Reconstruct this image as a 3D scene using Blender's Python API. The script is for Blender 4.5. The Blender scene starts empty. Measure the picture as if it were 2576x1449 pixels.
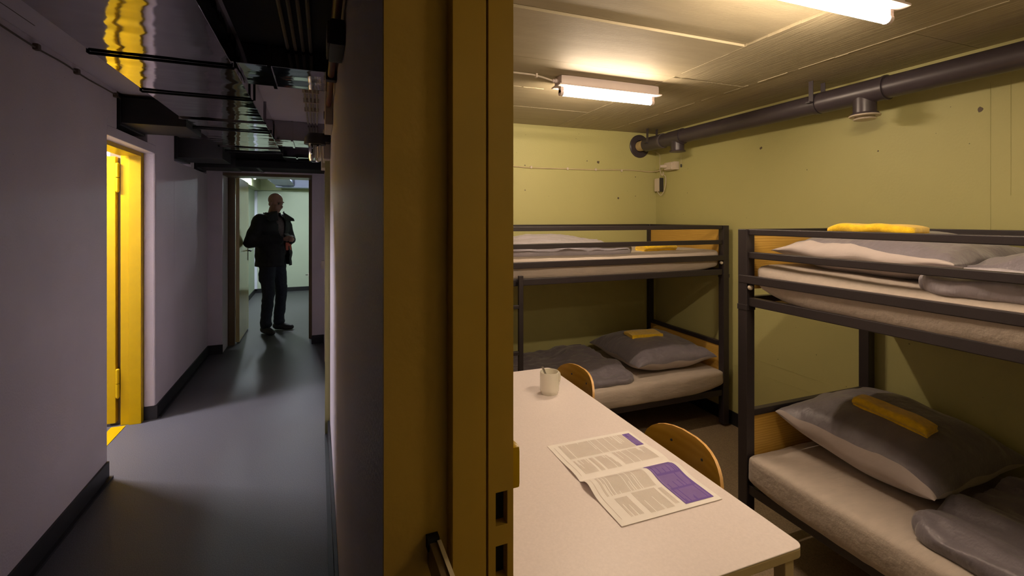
import bpy, bmesh, math, random
from mathutils import Vector, Matrix, noise
random.seed(7)
C = bpy.context.scene.collection
PI = math.pi
# ------------------------------------------------------------------ camera, world, exposure
H = 1.5
YAW = math.radians(20.7)
F = 1165.0
cam_d = bpy.data.cameras.new('camera')
cam = bpy.data.objects.new('camera', cam_d)
C.objects.link(cam)
cam.location = (0, 0, H)
cam.rotation_euler = (PI/2, 0, -YAW)
cam_d.sensor_width = 36.0
cam_d.lens = F/2576*36.0
cam_d.shift_y = -(724.5-550.0)/2576
cam_d.clip_start = 0.02
bpy.context.scene.camera = cam
sc = bpy.context.scene
w = bpy.data.worlds.new('world'); sc.world = w; w.use_nodes = True
w.node_tree.nodes['Background'].inputs[0].default_value = (0.02, 0.018, 0.02, 1)
w.node_tree.nodes['Background'].inputs[1].default_value = 0.1
sc.view_settings.view_transform = 'Standard'
sc.view_settings.look = 'None'
sc.view_settings.gamma = 1.0
sc.view_settings.use_curve_mapping = False
sc.view_settings.exposure = 0.0
sc.cycles.use_denoising = True
sc.cycles.max_bounces = 10
sc.cycles.diffuse_bounces = 6
sc.cycles.sample_clamp_indirect = 8.0
ROOM_TUBE = ((1.0, 0.78, 0.57), 168.0)
ROOM_TUBE3 = ((1.0, 0.78, 0.55), 55.0)    # dimmer tube near the doorway      # warm tubes of the bunk room
SIDE_TUBE = ((0.93, 0.86, 1.0), 1600.0)     # cool tube behind the yellow door
FAR_TUBE = ((0.83, 0.93, 1.0), 560.0)      # cool tubes of the far room
CR = math.radians(2.0)                     # the corridor runs 2 degrees off the bunk room
CM = Matrix.Rotation(CR, 4, 'Z')
IM = Matrix.Identity(4)
CEIL = 2.276
YF = -0.95
XL = 0.222

# ------------------------------------------------------------------ materials
def srgb(r, g, b):
    f = lambda c: (c/255/12.92) if c/255 <= 0.04045 else ((c/255+0.055)/1.055)**2.4
    return (f(r), f(g), f(b), 1)
def mat(name, col, rough=0.6, metal=0.0, spec=0.5, noise_scale=None, noise_amt=0.1, bump=None, bump_scale=60,
        bump_dist=0.002, emit=None, stretch=(1, 1, 1), coat=0, pits=None, sheen=0):
    m = bpy.data.materials.new(name); m.use_nodes = True
    nt = m.node_tree; b = nt.nodes['Principled BSDF']
    b.inputs['Base Color'].default_value = col
    b.inputs['Roughness'].default_value = rough
    b.inputs['Metallic'].default_value = metal
    b.inputs['Specular IOR Level'].default_value = spec
    b.inputs['Coat Weight'].default_value = coat
    b.inputs['Sheen Weight'].default_value = sheen
    if emit:
        b.inputs['Emission Color'].default_value = (*emit[0], 1)
        b.inputs['Emission Strength'].default_value = emit[1]
    tc = nt.nodes.new('ShaderNodeTexCoord'); mp = nt.nodes.new('ShaderNodeMapping')
    nt.links.new(tc.outputs['Object'], mp.inputs[0]); mp.inputs['Scale'].default_value = stretch
    colsock = None
    if noise_scale:
        n = nt.nodes.new('ShaderNodeTexNoise'); n.inputs['Scale'].default_value = noise_scale; n.inputs['Detail'].default_value = 6
        nt.links.new(mp.outputs[0], n.inputs['Vector'])
        mx = nt.nodes.new('ShaderNodeMix'); mx.data_type = 'RGBA'
        mr = nt.nodes.new('ShaderNodeMapRange'); mr.inputs[1].default_value = 0.3; mr.inputs[2].default_value = 0.7
        nt.links.new(n.outputs['Fac'], mr.inputs[0]); nt.links.new(mr.outputs[0], mx.inputs[0])
        mx.inputs[6].default_value = tuple(c*(1-noise_amt) for c in col[:3])+(1,)
        mx.inputs[7].default_value = tuple(min(1, c*(1+noise_amt)) for c in col[:3])+(1,)
        colsock = mx.outputs[2]
    if pits:
        v = nt.nodes.new('ShaderNodeTexVoronoi'); v.inputs['Scale'].default_value = pits[0]
        nt.links.new(tc.outputs['Object'], v.inputs['Vector'])
        n2 = nt.nodes.new('ShaderNodeTexNoise'); n2.inputs['Scale'].default_value = 2.5
        nt.links.new(tc.outputs['Object'], n2.inputs['Vector'])
        sub = nt.nodes.new('ShaderNodeMath'); sub.operation = 'MULTIPLY'; sub.inputs[1].default_value = pits[1]
        nt.links.new(n2.outputs['Fac'], sub.inputs[0])
        lt = nt.nodes.new('ShaderNodeMath'); lt.operation = 'LESS_THAN'
        nt.links.new(v.outputs['Distance'], lt.inputs[0]); nt.links.new(sub.outputs[0], lt.inputs[1])
        mx2 = nt.nodes.new('ShaderNodeMix'); mx2.data_type = 'RGBA'
        nt.links.new(lt.outputs[0], mx2.inputs[0])
        if colsock: nt.links.new(colsock, mx2.inputs[6])
        else: mx2.inputs[6].default_value = col
        mx2.inputs[7].default_value = tuple(c*0.35 for c in col[:3])+(1,)
        colsock = mx2.outputs[2]
    if colsock: nt.links.new(colsock, b.inputs['Base Color'])
    if bump:
        n3 = nt.nodes.new('ShaderNodeTexNoise'); n3.inputs['Scale'].default_value = bump_scale; n3.inputs['Detail'].default_value = 4
        nt.links.new(mp.outputs[0], n3.inputs['Vector'])
        bp = nt.nodes.new('ShaderNodeBump'); bp.inputs['Strength'].default_value = bump; bp.inputs['Distance'].default_value = bump_dist
        nt.links.new(n3.outputs['Fac'], bp.inputs['Height']); nt.links.new(bp.outputs[0], b.inputs['Normal'])
    return m
M = {}
M['wall_green'] = mat('painted_concrete_green', (0.46, 0.44, 0.18, 1), 0.55, noise_scale=1.2, noise_amt=0.05, bump=0.35, bump_scale=90, pits=(11, 0.06))
M['wall_white'] = mat('painted_concrete_white', (0.62, 0.565, 0.595, 1), 0.6, noise_scale=2, noise_amt=0.06, bump=0.5, bump_scale=110, bump_dist=0.003, pits=(15, 0.05))
M['wall_far'] = mat('painted_wall_far', (0.55, 0.62, 0.47, 1), 0.6, noise_scale=2, noise_amt=0.04, bump=0.2)
M['ceiling'] = mat('board_marked_concrete', (0.36, 0.31, 0.20, 1), 0.7, noise_scale=3, noise_amt=0.07, bump=0.45, bump_scale=30, stretch=(1, 6, 1), pits=(6, 0.02))
M['ceiling_grain'] = mat('board_marked_concrete_grain', (0.36, 0.31, 0.20, 1), 0.7, noise_scale=5, noise_amt=0.12, bump=0.7, bump_scale=14, bump_dist=0.003, stretch=(7, 0.5, 1), pits=(6, 0.02))
M['floor_room'] = mat('brown_linoleum', (0.24, 0.18, 0.115, 1), 0.5, spec=0.4, noise_scale=160, noise_amt=0.3, bump=0.15, bump_scale=120)
M['floor'] = mat('grey_linoleum', (0.088, 0.088, 0.092, 1), 0.45, spec=0.22, noise_scale=160, noise_amt=0.32, bump=0.15, bump_scale=120, stretch=(1.6, 1, 1))
M['base'] = mat('black_skirting', (0.012, 0.012, 0.014, 1), 0.5, noise_scale=8, noise_amt=0.2)
M['yellow'] = mat('yellow_gloss_paint', (0.50, 0.325, 0.002, 1), 0.32, spec=0.2, noise_scale=9, noise_amt=0.04, bump=0.08, bump_scale=25)
M['ochre'] = mat('ochre_painted_concrete', (0.43, 0.28, 0.045, 1), 0.6, noise_scale=3, noise_amt=0.15, bump=0.4, bump_scale=60, pits=(13, 0.07))
M['ochre_steel'] = mat('ochre_painted_steel', (0.44, 0.28, 0.035, 1), 0.35, noise_scale=4, noise_amt=0.1, bump=0.06, bump_scale=20)
M['dark_steel'] = mat('olive_steel_frame', (0.13, 0.09, 0.04, 1), 0.35, noise_scale=5, noise_amt=0.1)
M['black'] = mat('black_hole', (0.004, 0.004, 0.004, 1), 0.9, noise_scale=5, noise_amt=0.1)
M['bed'] = mat('charcoal_powder_coat', (0.023, 0.018, 0.020, 1), 0.42, noise_scale=200, noise_amt=0.12, bump=0.05, bump_scale=300)
M['bed_foot'] = mat('black_plastic', (0.01, 0.01, 0.01, 1), 0.5, noise_scale=20)
M['sheet'] = mat('taupe_sheet', (0.45, 0.385, 0.33, 1), 0.8, noise_scale=14, noise_amt=0.05, bump=0.5, bump_scale=14, bump_dist=0.006, stretch=(1, 3, 3), sheen=0.2)
M['satin'] = mat('grey_satin', (0.16, 0.142, 0.168, 1), 0.44, noise_scale=4, noise_amt=0.08, bump=0.6, bump_scale=8, bump_dist=0.02, stretch=(1.4, 2.2, 1.4), sheen=0.3)
M['satin_light'] = mat('rose_grey_satin', (0.42, 0.36, 0.34, 1), 0.6, noise_scale=6, noise_amt=0.06, bump=0.5, bump_scale=14, bump_dist=0.01, sheen=0.3)
M['duvet'] = mat('lilac_grey_satin', (0.42, 0.385, 0.44, 1), 0.5, noise_scale=5, noise_amt=0.07, bump=0.65, bump_scale=9, bump_dist=0.022, stretch=(1, 2, 1), sheen=0.3)
M['towel'] = mat('yellow_terry', (0.90, 0.58, 0.008, 1), 0.95, noise_scale=60, noise_amt=0.12, bump=0.8, bump_scale=350, bump_dist=0.003, sheen=0.4)
M['table'] = mat('beige_laminate', (0.82, 0.74, 0.72, 1), 0.38, noise_scale=160, noise_amt=0.035, spec=0.35)
M['table_edge'] = mat('table_edge_band', (0.50, 0.40, 0.22, 1), 0.5, noise_scale=40, noise_amt=0.05)
M['china'] = mat('white_china', (0.80, 0.77, 0.66, 1), 0.22, noise_scale=5, noise_amt=0.02)
M['steel'] = mat('stainless', (0.35, 0.33, 0.32, 1), 0.3, metal=1.0, noise_scale=30, noise_amt=0.1)
M['pipe'] = mat('dark_grey_pvc', (0.05, 0.04, 0.048, 1), 0.36, noise_scale=8, noise_amt=0.12)
M['pipe_light'] = mat('grey_sleeve', (0.10, 0.085, 0.09, 1), 0.45, noise_scale=8)
M['pipe_yellow'] = mat('yellowed_stub', (0.55, 0.42, 0.2, 1), 0.6, noise_scale=20, noise_amt=0.15)
M['cream'] = mat('cream_plastic', (0.60, 0.52, 0.42, 1), 0.45, noise_scale=15, noise_amt=0.03)
M['fixture'] = mat('fixture_plastic', (0.62, 0.53, 0.5, 1), 0.45, noise_scale=15, noise_amt=0.03)
M['cable'] = mat('beige_cable', (0.55, 0.46, 0.28, 1), 0.6, noise_scale=15)
M['cable_dark'] = mat('dark_cable', (0.10, 0.075, 0.05, 1), 0.6, noise_scale=15)
M['cable_grey'] = mat('grey_cable', (0.34, 0.30, 0.22, 1), 0.6, noise_scale=15)
M['duct_red'] = mat('red_brown_conduit', (0.13, 0.03, 0.02, 1), 0.5, noise_scale=15)
M['paper'] = mat('magazine_paper', (0.92, 0.88, 0.84, 1), 0.6, noise_scale=30, noise_amt=0.015)
M['ink'] = mat('printed_text', (0.55, 0.45, 0.40, 1), 0.7, noise_scale=30)
M['violet'] = mat('violet_print', (0.13, 0.065, 0.36, 1), 0.6, noise_scale=30, noise_amt=0.05)
M['violet_ink'] = mat('violet_print_text', (0.36, 0.26, 0.52, 1), 0.6, noise_scale=30)
M['skin'] = mat('skin', (0.30, 0.155, 0.105, 1), 0.45, noise_scale=30, noise_amt=0.06)
M['jacket'] = mat('black_jacket', (0.007, 0.0065, 0.008, 1), 0.75, noise_scale=20, noise_amt=0.2, bump=0.4, bump_scale=12, bump_dist=0.01)
M['jeans'] = mat('dark_jeans', (0.012, 0.015, 0.027, 1), 0.8, noise_scale=40, noise_amt=0.25, bump=0.5, bump_scale=14, bump_dist=0.01)
M['shirt'] = mat('grey_checked_shirt', (0.09, 0.06, 0.06, 1), 0.8, noise_scale=50, noise_amt=0.3)
M['shoe'] = mat('dark_shoe', (0.03, 0.028, 0.027, 1), 0.6, noise_scale=30)
M['red'] = mat('red_cloth', (0.45, 0.09, 0.05, 1), 0.7, noise_scale=30)
M['eye'] = mat('eye', (0.05, 0.04, 0.04, 1), 0.2, noise_scale=30)
M['vent_blue'] = mat('blue_grey_duct_paint', (0.20, 0.22, 0.34, 1), 0.5, noise_scale=5, noise_amt=0.08)
M['red_dark'] = mat('dark_box_plastic', (0.03, 0.028, 0.028, 1), 0.5, noise_scale=10)
def glass():
    m = bpy.data.materials.new('clear_glass'); m.use_nodes = True
    b = m.node_tree.nodes['Principled BSDF']
    b.inputs['Roughness'].default_value = 0.03; b.inputs['Transmission Weight'].default_value = 1.0; b.inputs['IOR'].default_value = 1.45
    n = m.node_tree.nodes.new('ShaderNodeTexNoise'); n.inputs['Scale'].default_value = 12
    r = m.node_tree.nodes.new('ShaderNodeMapRange'); r.inputs[3].default_value = 0.01; r.inputs[4].default_value = 0.06
    m.node_tree.links.new(n.outputs['Fac'], r.inputs[0]); m.node_tree.links.new(r.outputs[0], b.inputs['Roughness'])
    return m
M['glass'] = glass()
def galvanised():
    m = bpy.data.materials.new('galvanised_sheet'); m.use_nodes = True
    nt = m.node_tree; b = nt.nodes['Principled BSDF']
    b.inputs['Base Color'].default_value = (0.36, 0.34, 0.36, 1); b.inputs['Metallic'].default_value = 1.0
    b.inputs['Roughness'].default_value = 0.12
    tc = nt.nodes.new('ShaderNodeTexCoord'); mp = nt.nodes.new('ShaderNodeMapping'); mp.inputs['Scale'].default_value = (0.9, 2.2, 1)
    nt.links.new(tc.outputs['Object'], mp.inputs[0])
    n = nt.nodes.new('ShaderNodeTexNoise'); n.inputs['Scale'].default_value = 3.2; n.inputs['Detail'].default_value = 1.5
    nt.links.new(mp.outputs[0], n.inputs['Vector'])
    bp = nt.nodes.new('ShaderNodeBump'); bp.inputs['Strength'].default_value = 0.55; bp.inputs['Distance'].default_value = 0.012
    nt.links.new(n.outputs['Fac'], bp.inputs['Height']); nt.links.new(bp.outputs[0], b.inputs['Normal'])
    n2 = nt.nodes.new('ShaderNodeTexNoise'); n2.inputs['Scale'].default_value = 30
    r = nt.nodes.new('ShaderNodeMapRange'); r.inputs[3].default_value = 0.03; r.inputs[4].default_value = 0.09
    nt.links.new(n2.outputs['Fac'], r.inputs[0]); nt.links.new(r.outputs[0], b.inputs['Roughness'])
    return m
M['galv'] = galvanised()
def wood(name, c1, c2, scale, rot=(0, 0, 0), rough=0.35):
    m = bpy.data.materials.new(name); m.use_nodes = True
    nt = m.node_tree; b = nt.nodes['Principled BSDF']; b.inputs['Roughness'].default_value = rough
    tc = nt.nodes.new('ShaderNodeTexCoord'); mp = nt.nodes.new('ShaderNodeMapping')
    mp.inputs['Scale'].default_value = scale; mp.inputs['Rotation'].default_value = rot
    nt.links.new(tc.outputs['Object'], mp.inputs[0])
    wv = nt.nodes.new('ShaderNodeTexWave'); wv.inputs['Scale'].default_value = 1.0; wv.inputs['Distortion'].default_value = 7; wv.inputs['Detail'].default_value = 3
    wv.bands_direction = 'Z'
    nt.links.new(mp.outputs[0], wv.inputs['Vector'])
    mx = nt.nodes.new('ShaderNodeMix'); mx.data_type = 'RGBA'; mx.inputs[6].default_value = c1; mx.inputs[7].default_value = c2
    nt.links.new(wv.outputs['Fac'], mx.inputs[0]); nt.links.new(mx.outputs[2], b.inputs['Base Color'])
    return m
M['oak'] = wood('oak_board', (0.62, 0.39, 0.085, 1), (0.50, 0.29, 0.05, 1), (3, 3, 26))
M['ply'] = wood('varnished_ply', (0.46, 0.27, 0.03, 1), (0.41, 0.23, 0.024, 1), (4, 4, 9), rough=0.22)
M['ply_edge'] = mat('ply_edge', (0.72, 0.42, 0.14, 1), 0.4, noise_scale=60, noise_amt=0.1)
def tube_mat(name, ct):
    m = bpy.data.materials.new(name); m.use_nodes = True
    b = m.node_tree.nodes['Principled BSDF']
    b.inputs['Base Color'].default_value = (0.9, 0.9, 0.9, 1)
    b.inputs['Emission Color'].default_value = (*ct[0], 1); b.inputs['Emission Strength'].default_value = ct[1]
    return m
M['tube_room'] = tube_mat('glowing_tube_warm', ROOM_TUBE)
M['tube_room_dim'] = tube_mat('glowing_tube_warm_dim', ROOM_TUBE3)
M['tube_side'] = tube_mat('glowing_tube_cool', SIDE_TUBE)
M['tube_far'] = tube_mat('glowing_tube_far', FAR_TUBE)

# ------------------------------------------------------------------ geometry helpers
def box(bm, x0, x1, y0, y1, z0, z1):
    vs = [bm.verts.new(p) for p in ((x0, y0, z0), (x1, y0, z0), (x1, y1, z0), (x0, y1, z0), (x0, y0, z1), (x1, y0, z1), (x1, y1, z1), (x0, y1, z1))]
    for f in ((0, 3, 2, 1), (4, 5, 6, 7), (0, 1, 5, 4), (1, 2, 6, 5), (2, 3, 7, 6), (3, 0, 4, 7)):
        bm.faces.new([vs[i] for i in f])
    return bm
def B(*a):
    bm = bmesh.new(); box(bm, *a); return bm
def prism(pts, z0, z1, bm=None):
    bm = bm or bmesh.new()
    lo = [bm.verts.new((p[0], p[1], z0)) for p in pts]; hi = [bm.verts.new((p[0], p[1], z1)) for p in pts]
    n = len(pts)
    bm.faces.new(lo[::-1]); bm.faces.new(hi)
    for i in range(n): bm.faces.new((lo[i], lo[(i+1) % n], hi[(i+1) % n], hi[i]))
    bmesh.ops.recalc_face_normals(bm, faces=bm.faces)
    return bm
def cyl(bm, p0, p1, r0, r1=None, seg=20, caps=True):
    r1 = r0 if r1 is None else r1
    p0 = Vector(p0); p1 = Vector(p1); d = (p1-p0).normalized()
    a = d.orthogonal().normalized(); b = d.cross(a)
    A = []; Bv = []
    for i in range(seg):
        t = 2*PI*i/seg; o = a*math.cos(t)+b*math.sin(t)
        A.append(bm.verts.new(p0+o*r0)); Bv.append(bm.verts.new(p1+o*r1))
    for i in range(seg):
        bm.faces.new((A[i], A[(i+1) % seg], Bv[(i+1) % seg], Bv[i]))
    if caps: bm.faces.new(A[::-1]); bm.faces.new(Bv)
    return bm
def path(bm, pts, r, seg=8):
    pts = [Vector(p) for p in pts]; rings = []
    for i, p in enumerate(pts):
        d = (pts[min(i+1, len(pts)-1)]-pts[max(i-1, 0)]).normalized()
        up = Vector((0, 0, 1)) if abs(d.z) < 0.9 else Vector((1, 0, 0))
        a = d.cross(up).normalized(); b = a.cross(d)
        rings.append([bm.verts.new(p+(a*math.cos(2*PI*k/seg)+b*math.sin(2*PI*k/seg))*r) for k in range(seg)])
    for i in range(len(rings)-1):
        for k in range(seg): bm.faces.new((rings[i][k], rings[i][(k+1) % seg], rings[i+1][(k+1) % seg], rings[i+1][k]))
    bm.faces.new(rings[0][::-1]); bm.faces.new(rings[-1])
    return bm
def smooth_pts(pts, n=6):
    P = [Vector(p) for p in pts]; out = []
    for i in range(len(P)-1):
        p0 = P[max(i-1, 0)]; p1 = P[i]; p2 = P[i+1]; p3 = P[min(i+2, len(P)-1)]
        for k in range(n):
            t = k/n
            out.append(0.5*((2*p1)+(-p0+p2)*t+(2*p0-5*p1+4*p2-p3)*t*t+(-p0+3*p1-3*p2+p3)*t**3))
    out.append(P[-1]); return out
def lathe(bm, prof, seg=40, c=(0, 0, 0)):
    rings = []
    for r, z in prof:
        rings.append([bm.verts.new((c[0]+r*math.cos(2*PI*k/seg), c[1]+r*math.sin(2*PI*k/seg), c[2]+z)) for k in range(seg)])
    for i in range(len(rings)-1):
        for k in range(seg): bm.faces.new((rings[i][k], rings[i][(k+1) % seg], rings[i+1][(k+1) % seg], rings[i+1][k]))
    bm.faces.new(rings[0][::-1]); bm.faces.new(rings[-1])
    return bm
def ball(bm, c, r, seg=16):
    r = (r, r, r) if not hasattr(r, '__len__') else r
    bmesh.ops.create_uvsphere(bm, u_segments=seg, v_segments=seg//2+2, radius=1, matrix=Matrix.Translation(c) @ Matrix.Diagonal((*r, 1)))
    return bm
def softbox(x0, x1, y0, y1, z0, z1, r, n=(24, 14, 4), disp=None):
    bm = bmesh.new(); idx = {}
    nx, ny, nz = n; L = (x1-x0, y1-y0, z1-z0)
    def V(i, j, k):
        key = (i, j, k)
        if key not in idx:
            p = Vector((x0+L[0]*i/nx, y0+L[1]*j/ny, z0+L[2]*k/nz))
            rr = min(r, L[0]/2-1e-4, L[1]/2-1e-4, L[2]/2-1e-4)
            q = Vector((min(max(p.x, x0+rr), x1-rr), min(max(p.y, y0+rr), y1-rr), min(max(p.z, z0+rr), z1-rr)))
            dv = p-q
            nrm = dv.normalized() if dv.length > 1e-6 else Vector((0, 0, 1))
            if dv.length > 1e-6: p = q+nrm*rr
            if disp: p = disp(p, nrm)
            idx[key] = bm.verts.new(p)
        return idx[key]
    def quad(*ks): bm.faces.new([V(*k) for k in ks])
    for i in range(nx):
        for j in range(ny):
            quad((i, j, 0), (i, j+1, 0), (i+1, j+1, 0), (i+1, j, 0)); quad((i, j, nz), (i+1, j, nz), (i+1, j+1, nz), (i, j+1, nz))
    for i in range(nx):
        for k in range(nz):
            quad((i, 0, k), (i+1, 0, k), (i+1, 0, k+1), (i, 0, k+1)); quad((i, ny, k), (i, ny, k+1), (i+1, ny, k+1), (i+1, ny, k))
    for j in range(ny):
        for k in range(nz):
            quad((0, j, k), (0, j, k+1), (0, j+1, k+1), (0, j+1, k)); quad((nx, j, k), (nx, j+1, k), (nx, j+1, k+1), (nx, j, k+1))
    bmesh.ops.recalc_face_normals(bm, faces=bm.faces)
    return bm
def PM(o):                                  # world matrix of an unevaluated object
    m = Matrix.LocRotScale(o.location, o.rotation_euler, o.scale)
    return (PM(o.parent) @ o.matrix_parent_inverse @ m) if o.parent else m
def mk(name, bm, m, parent=None, sp='w', bevel=0, smooth=False, subsurf=0, angle=40):
    """link bm as one mesh; sp: w = world coords, c = corridor coords, l = the parent's own coords"""
    xs = [v.co for v in bm.verts]
    lo = Vector([min(v[i] for v in xs) for i in range(3)]); hi = Vector([max(v[i] for v in xs) for i in range(3)])
    ctr = (lo+hi)/2; ctr.z = lo.z
    bmesh.ops.translate(bm, verts=bm.verts, vec=-ctr)
    me = bpy.data.meshes.new(name)
    ms = m if isinstance(m, (list, tuple)) else [m]
    for x in ms: me.materials.append(x)
    if smooth:
        for f in bm.faces: f.smooth = True
        for e in bm.edges:
            if len(e.link_faces) == 2 and e.calc_face_angle(0) > math.radians(angle): e.smooth = False
    bm.to_mesh(me); bm.free()
    o = bpy.data.objects.new(name, me); C.objects.link(o)
    base = CM if sp == 'c' else IM
    if parent is None:
        o.location = base @ ctr; o.rotation_euler = (0, 0, CR if sp == 'c' else 0)
    else:
        o.parent = parent; o.location = ctr
        o.matrix_parent_inverse = IM if sp == 'l' else PM(parent).inverted() @ base
    if bevel:
        bv = o.modifiers.new('bevel', 'BEVEL'); bv.width = bevel; bv.segments = 2; bv.limit_method = 'ANGLE'
    if subsurf:
        s = o.modifiers.new('sub', 'SUBSURF'); s.levels = subsurf; s.render_levels = subsurf
    return o
def tag(o, label, cat, group=None, kind=None):
    o['label'] = label
    if cat: o['category'] = cat
    if group: o['group'] = group
    if kind: o['kind'] = kind
    return o
def thing(name, label, cat, loc=(0, 0, 0), rz=0, group=None, sp='w'):
    o = bpy.data.objects.new(name, None); C.objects.link(o); o.empty_display_size = 0.05
    if sp == 'c': loc = CM @ Vector(loc); rz += CR
    o.location = loc; o.rotation_euler = (0, 0, rz)
    return tag(o, label, cat, group)
def struct(name, bm, m, label, sp='w', bevel=0):
    o = mk(name, bm, m, None, sp, bevel); tag(o, label, name.split('_')[0], kind='structure'); return o
def dup(root, loc, rz, label, group=None):
    def cp(o, par):
        c = o.copy(); C.objects.link(c)
        if par: c.parent = par
        for ch in o.children: cp(ch, c)
        return c
    c = cp(root, None); c.location = loc; c.rotation_euler = (0, 0, rz); c['label'] = label
    if group: c['group'] = group
    return c
def K(n, c): return (CM @ Vector((n, c, 0)))[:2]

# ------------------------------------------------------------------ structure
struct('floor', B(-4.2, 3.2, -2.2, 11.6, -0.1, 0), M['floor'], 'dark speckled linoleum floor of corridor and rooms')
FR = struct('floor_room', B(XL, 2.70, YF, 3.46, -0.02, 0.0015), M['floor_room'], 'brown speckled linoleum floor of the bunk room')
ceil = struct('ceiling', B(-4.2, 3.2, -2.2, 11.6, CEIL, CEIL+0.15), M['ceiling'], 'concrete ceiling with board marks')
# formwork panels of the bunk room ceiling (their joints are steps)
PX = [XL, 1.69, 2.20, 2.70]
cols = [[-0.62, 0.3, 1.553, 2.02, 2.48, 2.92, 3.46], [-0.62, 0.9, 2.03, 3.46], [-0.62, 1.2, 3.46]]
dz = [[0.005, 0.004, 0.0145, 0.0135, 0.012, 0.0135], [0.0135, 0.0125, 0.014], [0.0135, 0.0125]]
for i in range(3):
    for j in range(len(cols[i])-1):
        g = 0.002
        mk('panel', B(PX[i]+g, PX[i+1]-g, cols[i][j]+g, cols[i][j+1]-g, CEIL-dz[i][j], CEIL+0.01), M['ceiling'] if i == 0 else M['ceiling_grain'], ceil)
for (x0, x1, y0, y1) in ((1.6885, 1.6925, 0.2, 3.3), (2.198, 2.2015, -0.2, 3.46), (1.69, 2.2, 2.028, 2.032), (0.3, 1.15, 2.478, 2.482)):
    bm = bmesh.new(); n = 60
    for k in range(n):
        if random.random() < 0.12: continue
        a = k/n; b = (k+1)/n; hgt = CEIL-0.0155-random.random()*0.0015
        if x1-x0 > y1-y0: box(bm, x0+(x1-x0)*a, x0+(x1-x0)*b, y0+random.random()*0.002, y1, hgt, CEIL)
        else: box(bm, x0+random.random()*0.003, x1-random.random()*0.004, y0+(y1-y0)*a, y0+(y1-y0)*b, hgt, CEIL)
    mk('seam', bm, M['ceiling'], ceil)
# bunk room walls
wb = struct('wall_back', B(XL-0.3, 2.95, 3.46, 3.70, 0, CEIL), M['wall_green'], 'pale green wall behind the bed across the room')
wr = struct('wall_right', B(2.70, 2.95, -1.25, 3.46, 0, CEIL), M['wall_green'], 'pale green wall along the pipe')
for (y0, y1, z0, z1) in ((1.166, 1.170, 1.25, 2.1), (1.10, 1.102, 1.6, 2.15), (1.75, 3.4, 0.438, 0.441), (1.75, 2.6, 0.528, 0.530)):
    mk('seam', B(2.6985, 2.701, y0, y1, z0, z1), M['wall_green'], wr)
struct('wall_front', B(XL, 2.95, -1.25, YF, 0, CEIL), M['wall_green'], 'pale green wall behind the viewer')
wl_pts = [K(0.076, 0.595), K(0.242, 0.595), (XL, 0.62), (XL, 3.66), (0.3, 3.8), K(0.45, 6.05), K(0.076, 6.05)]
wp = struct('wall_left', prism(wl_pts, 0, CEIL), M['wall_white'], 'painted concrete wall between corridor and bunk room')
struct('wall_entrance', prism([K(0.076, -0.27), K(0.076, -1.9), (0.45, -1.9), (0.45, YF-0.01), (XL, YF-0.01), (XL, -0.30)], 0, CEIL), M['wall_white'], 'painted concrete wall beside the bunk room doorway')
struct('wall_lintel', B(0.078, 0.215, -0.28, 0.59, 2.05, CEIL), M['wall_white'], 'wall over the bunk room doorway', 'c')
# ochre-painted end of the partition (a thin coat of render over the jamb)
mk('jamb_render', B(0.0742, 0.20, 0.585, 0.5955, 0, CEIL-0.001), M['ochre'], wp, 'c')
bl = struct('baseboard_right', B(2.690, 2.70, -0.6, 3.46, 0, 0.096), M['base'], 'black skirting under the pipe wall')
struct('baseboard_back', B(XL, 2.69, 3.449, 3.46, 0, 0.096), M['base'], 'black skirting of the wall behind the bed')
# corridor
bm = bmesh.new()
NW = (-1.32, -1.125)
box(bm, *NW, -1.9, -0.6, 0, CEIL); box(bm, *NW, 1.5, 3.37, 0, CEIL); box(bm, *NW, -0.6, 1.5, 2.05, CEIL)  # gap in this stretch is added, out of view, so tube light drains away
box(bm, *NW, 3.37, 4.24, 1.985, 2.045)
box(bm, *NW, 3.37, 3.51, 2.045, CEIL); box(bm, *NW, 4.06, 4.24, 2.045, CEIL)
box(bm, *NW, 4.24, 4.72, 0, CEIL)
box(bm, *NW, 4.72, 6.2, 0, 1.99)
box(bm, *NW, 5.29, 5.40, 1.99, CEIL); box(bm, *NW, 5.95, 6.2, 1.99, CEIL)
struct('wall_corridor_left', bm, M['wall_white'], 'white concrete wall with pipe openings along the corridor', 'c', bevel=0.004)
struct('wall_light_sink', box(box(B(-3.5, -3.4, -0.9, 1.8, 0, CEIL), -3.5, -1.32, -1.0, -0.9, 0, CEIL), -3.4, -1.32, 1.7, 1.8, 0, CEIL), M['base'], 'unseen dark walls added opposite the bunk room to swallow tube light', 'c')  # added out of view: black walls keep tube bounce off the near corridor
struct('wall_recess', B(-1.36, -1.315, 3.4, 5.98, 2.03, CEIL), M['black'], 'black plate added behind the openings high in the corridor wall to stop light', 'c')  # caps the openings against side room light and paints in their darkness
struct('wall_corridor_end', B(-1.4, 0.2, -2.1, -1.9, 0, CEIL), M['wall_white'], 'corridor wall behind the viewer', 'c')
bm = bmesh.new()
box(bm, -1.125, -0.985, 6.0, 6.42, 0, CEIL); box(bm, -0.07, 0.30, 6.05, 6.42, 0, CEIL); box(bm, -0.985, -0.07, 6.02, 6.42, 2.02, CEIL)
box(bm, -1.6, -1.125, 6.2, 6.42, 0, CEIL); box(bm, 0.30, 2.5, 6.2, 6.42, 0, CEIL)
struct('wall_corridor_far', bm, M['wall_white'], 'thick wall around the far doorway', 'c')
bm = bmesh.new()
box(bm, -1.115, -1.125+0.0, 0, 0.01, 0, 0.01) if False else None
box(bm, -1.125, -1.113, 1.5, 3.365, 0, 0.1); box(bm, -1.125, -1.095, 1.5, 3.37, 0, 0.012)
box(bm, -1.20, -1.113, 4.228, 4.24, 0, 0.1)
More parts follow.
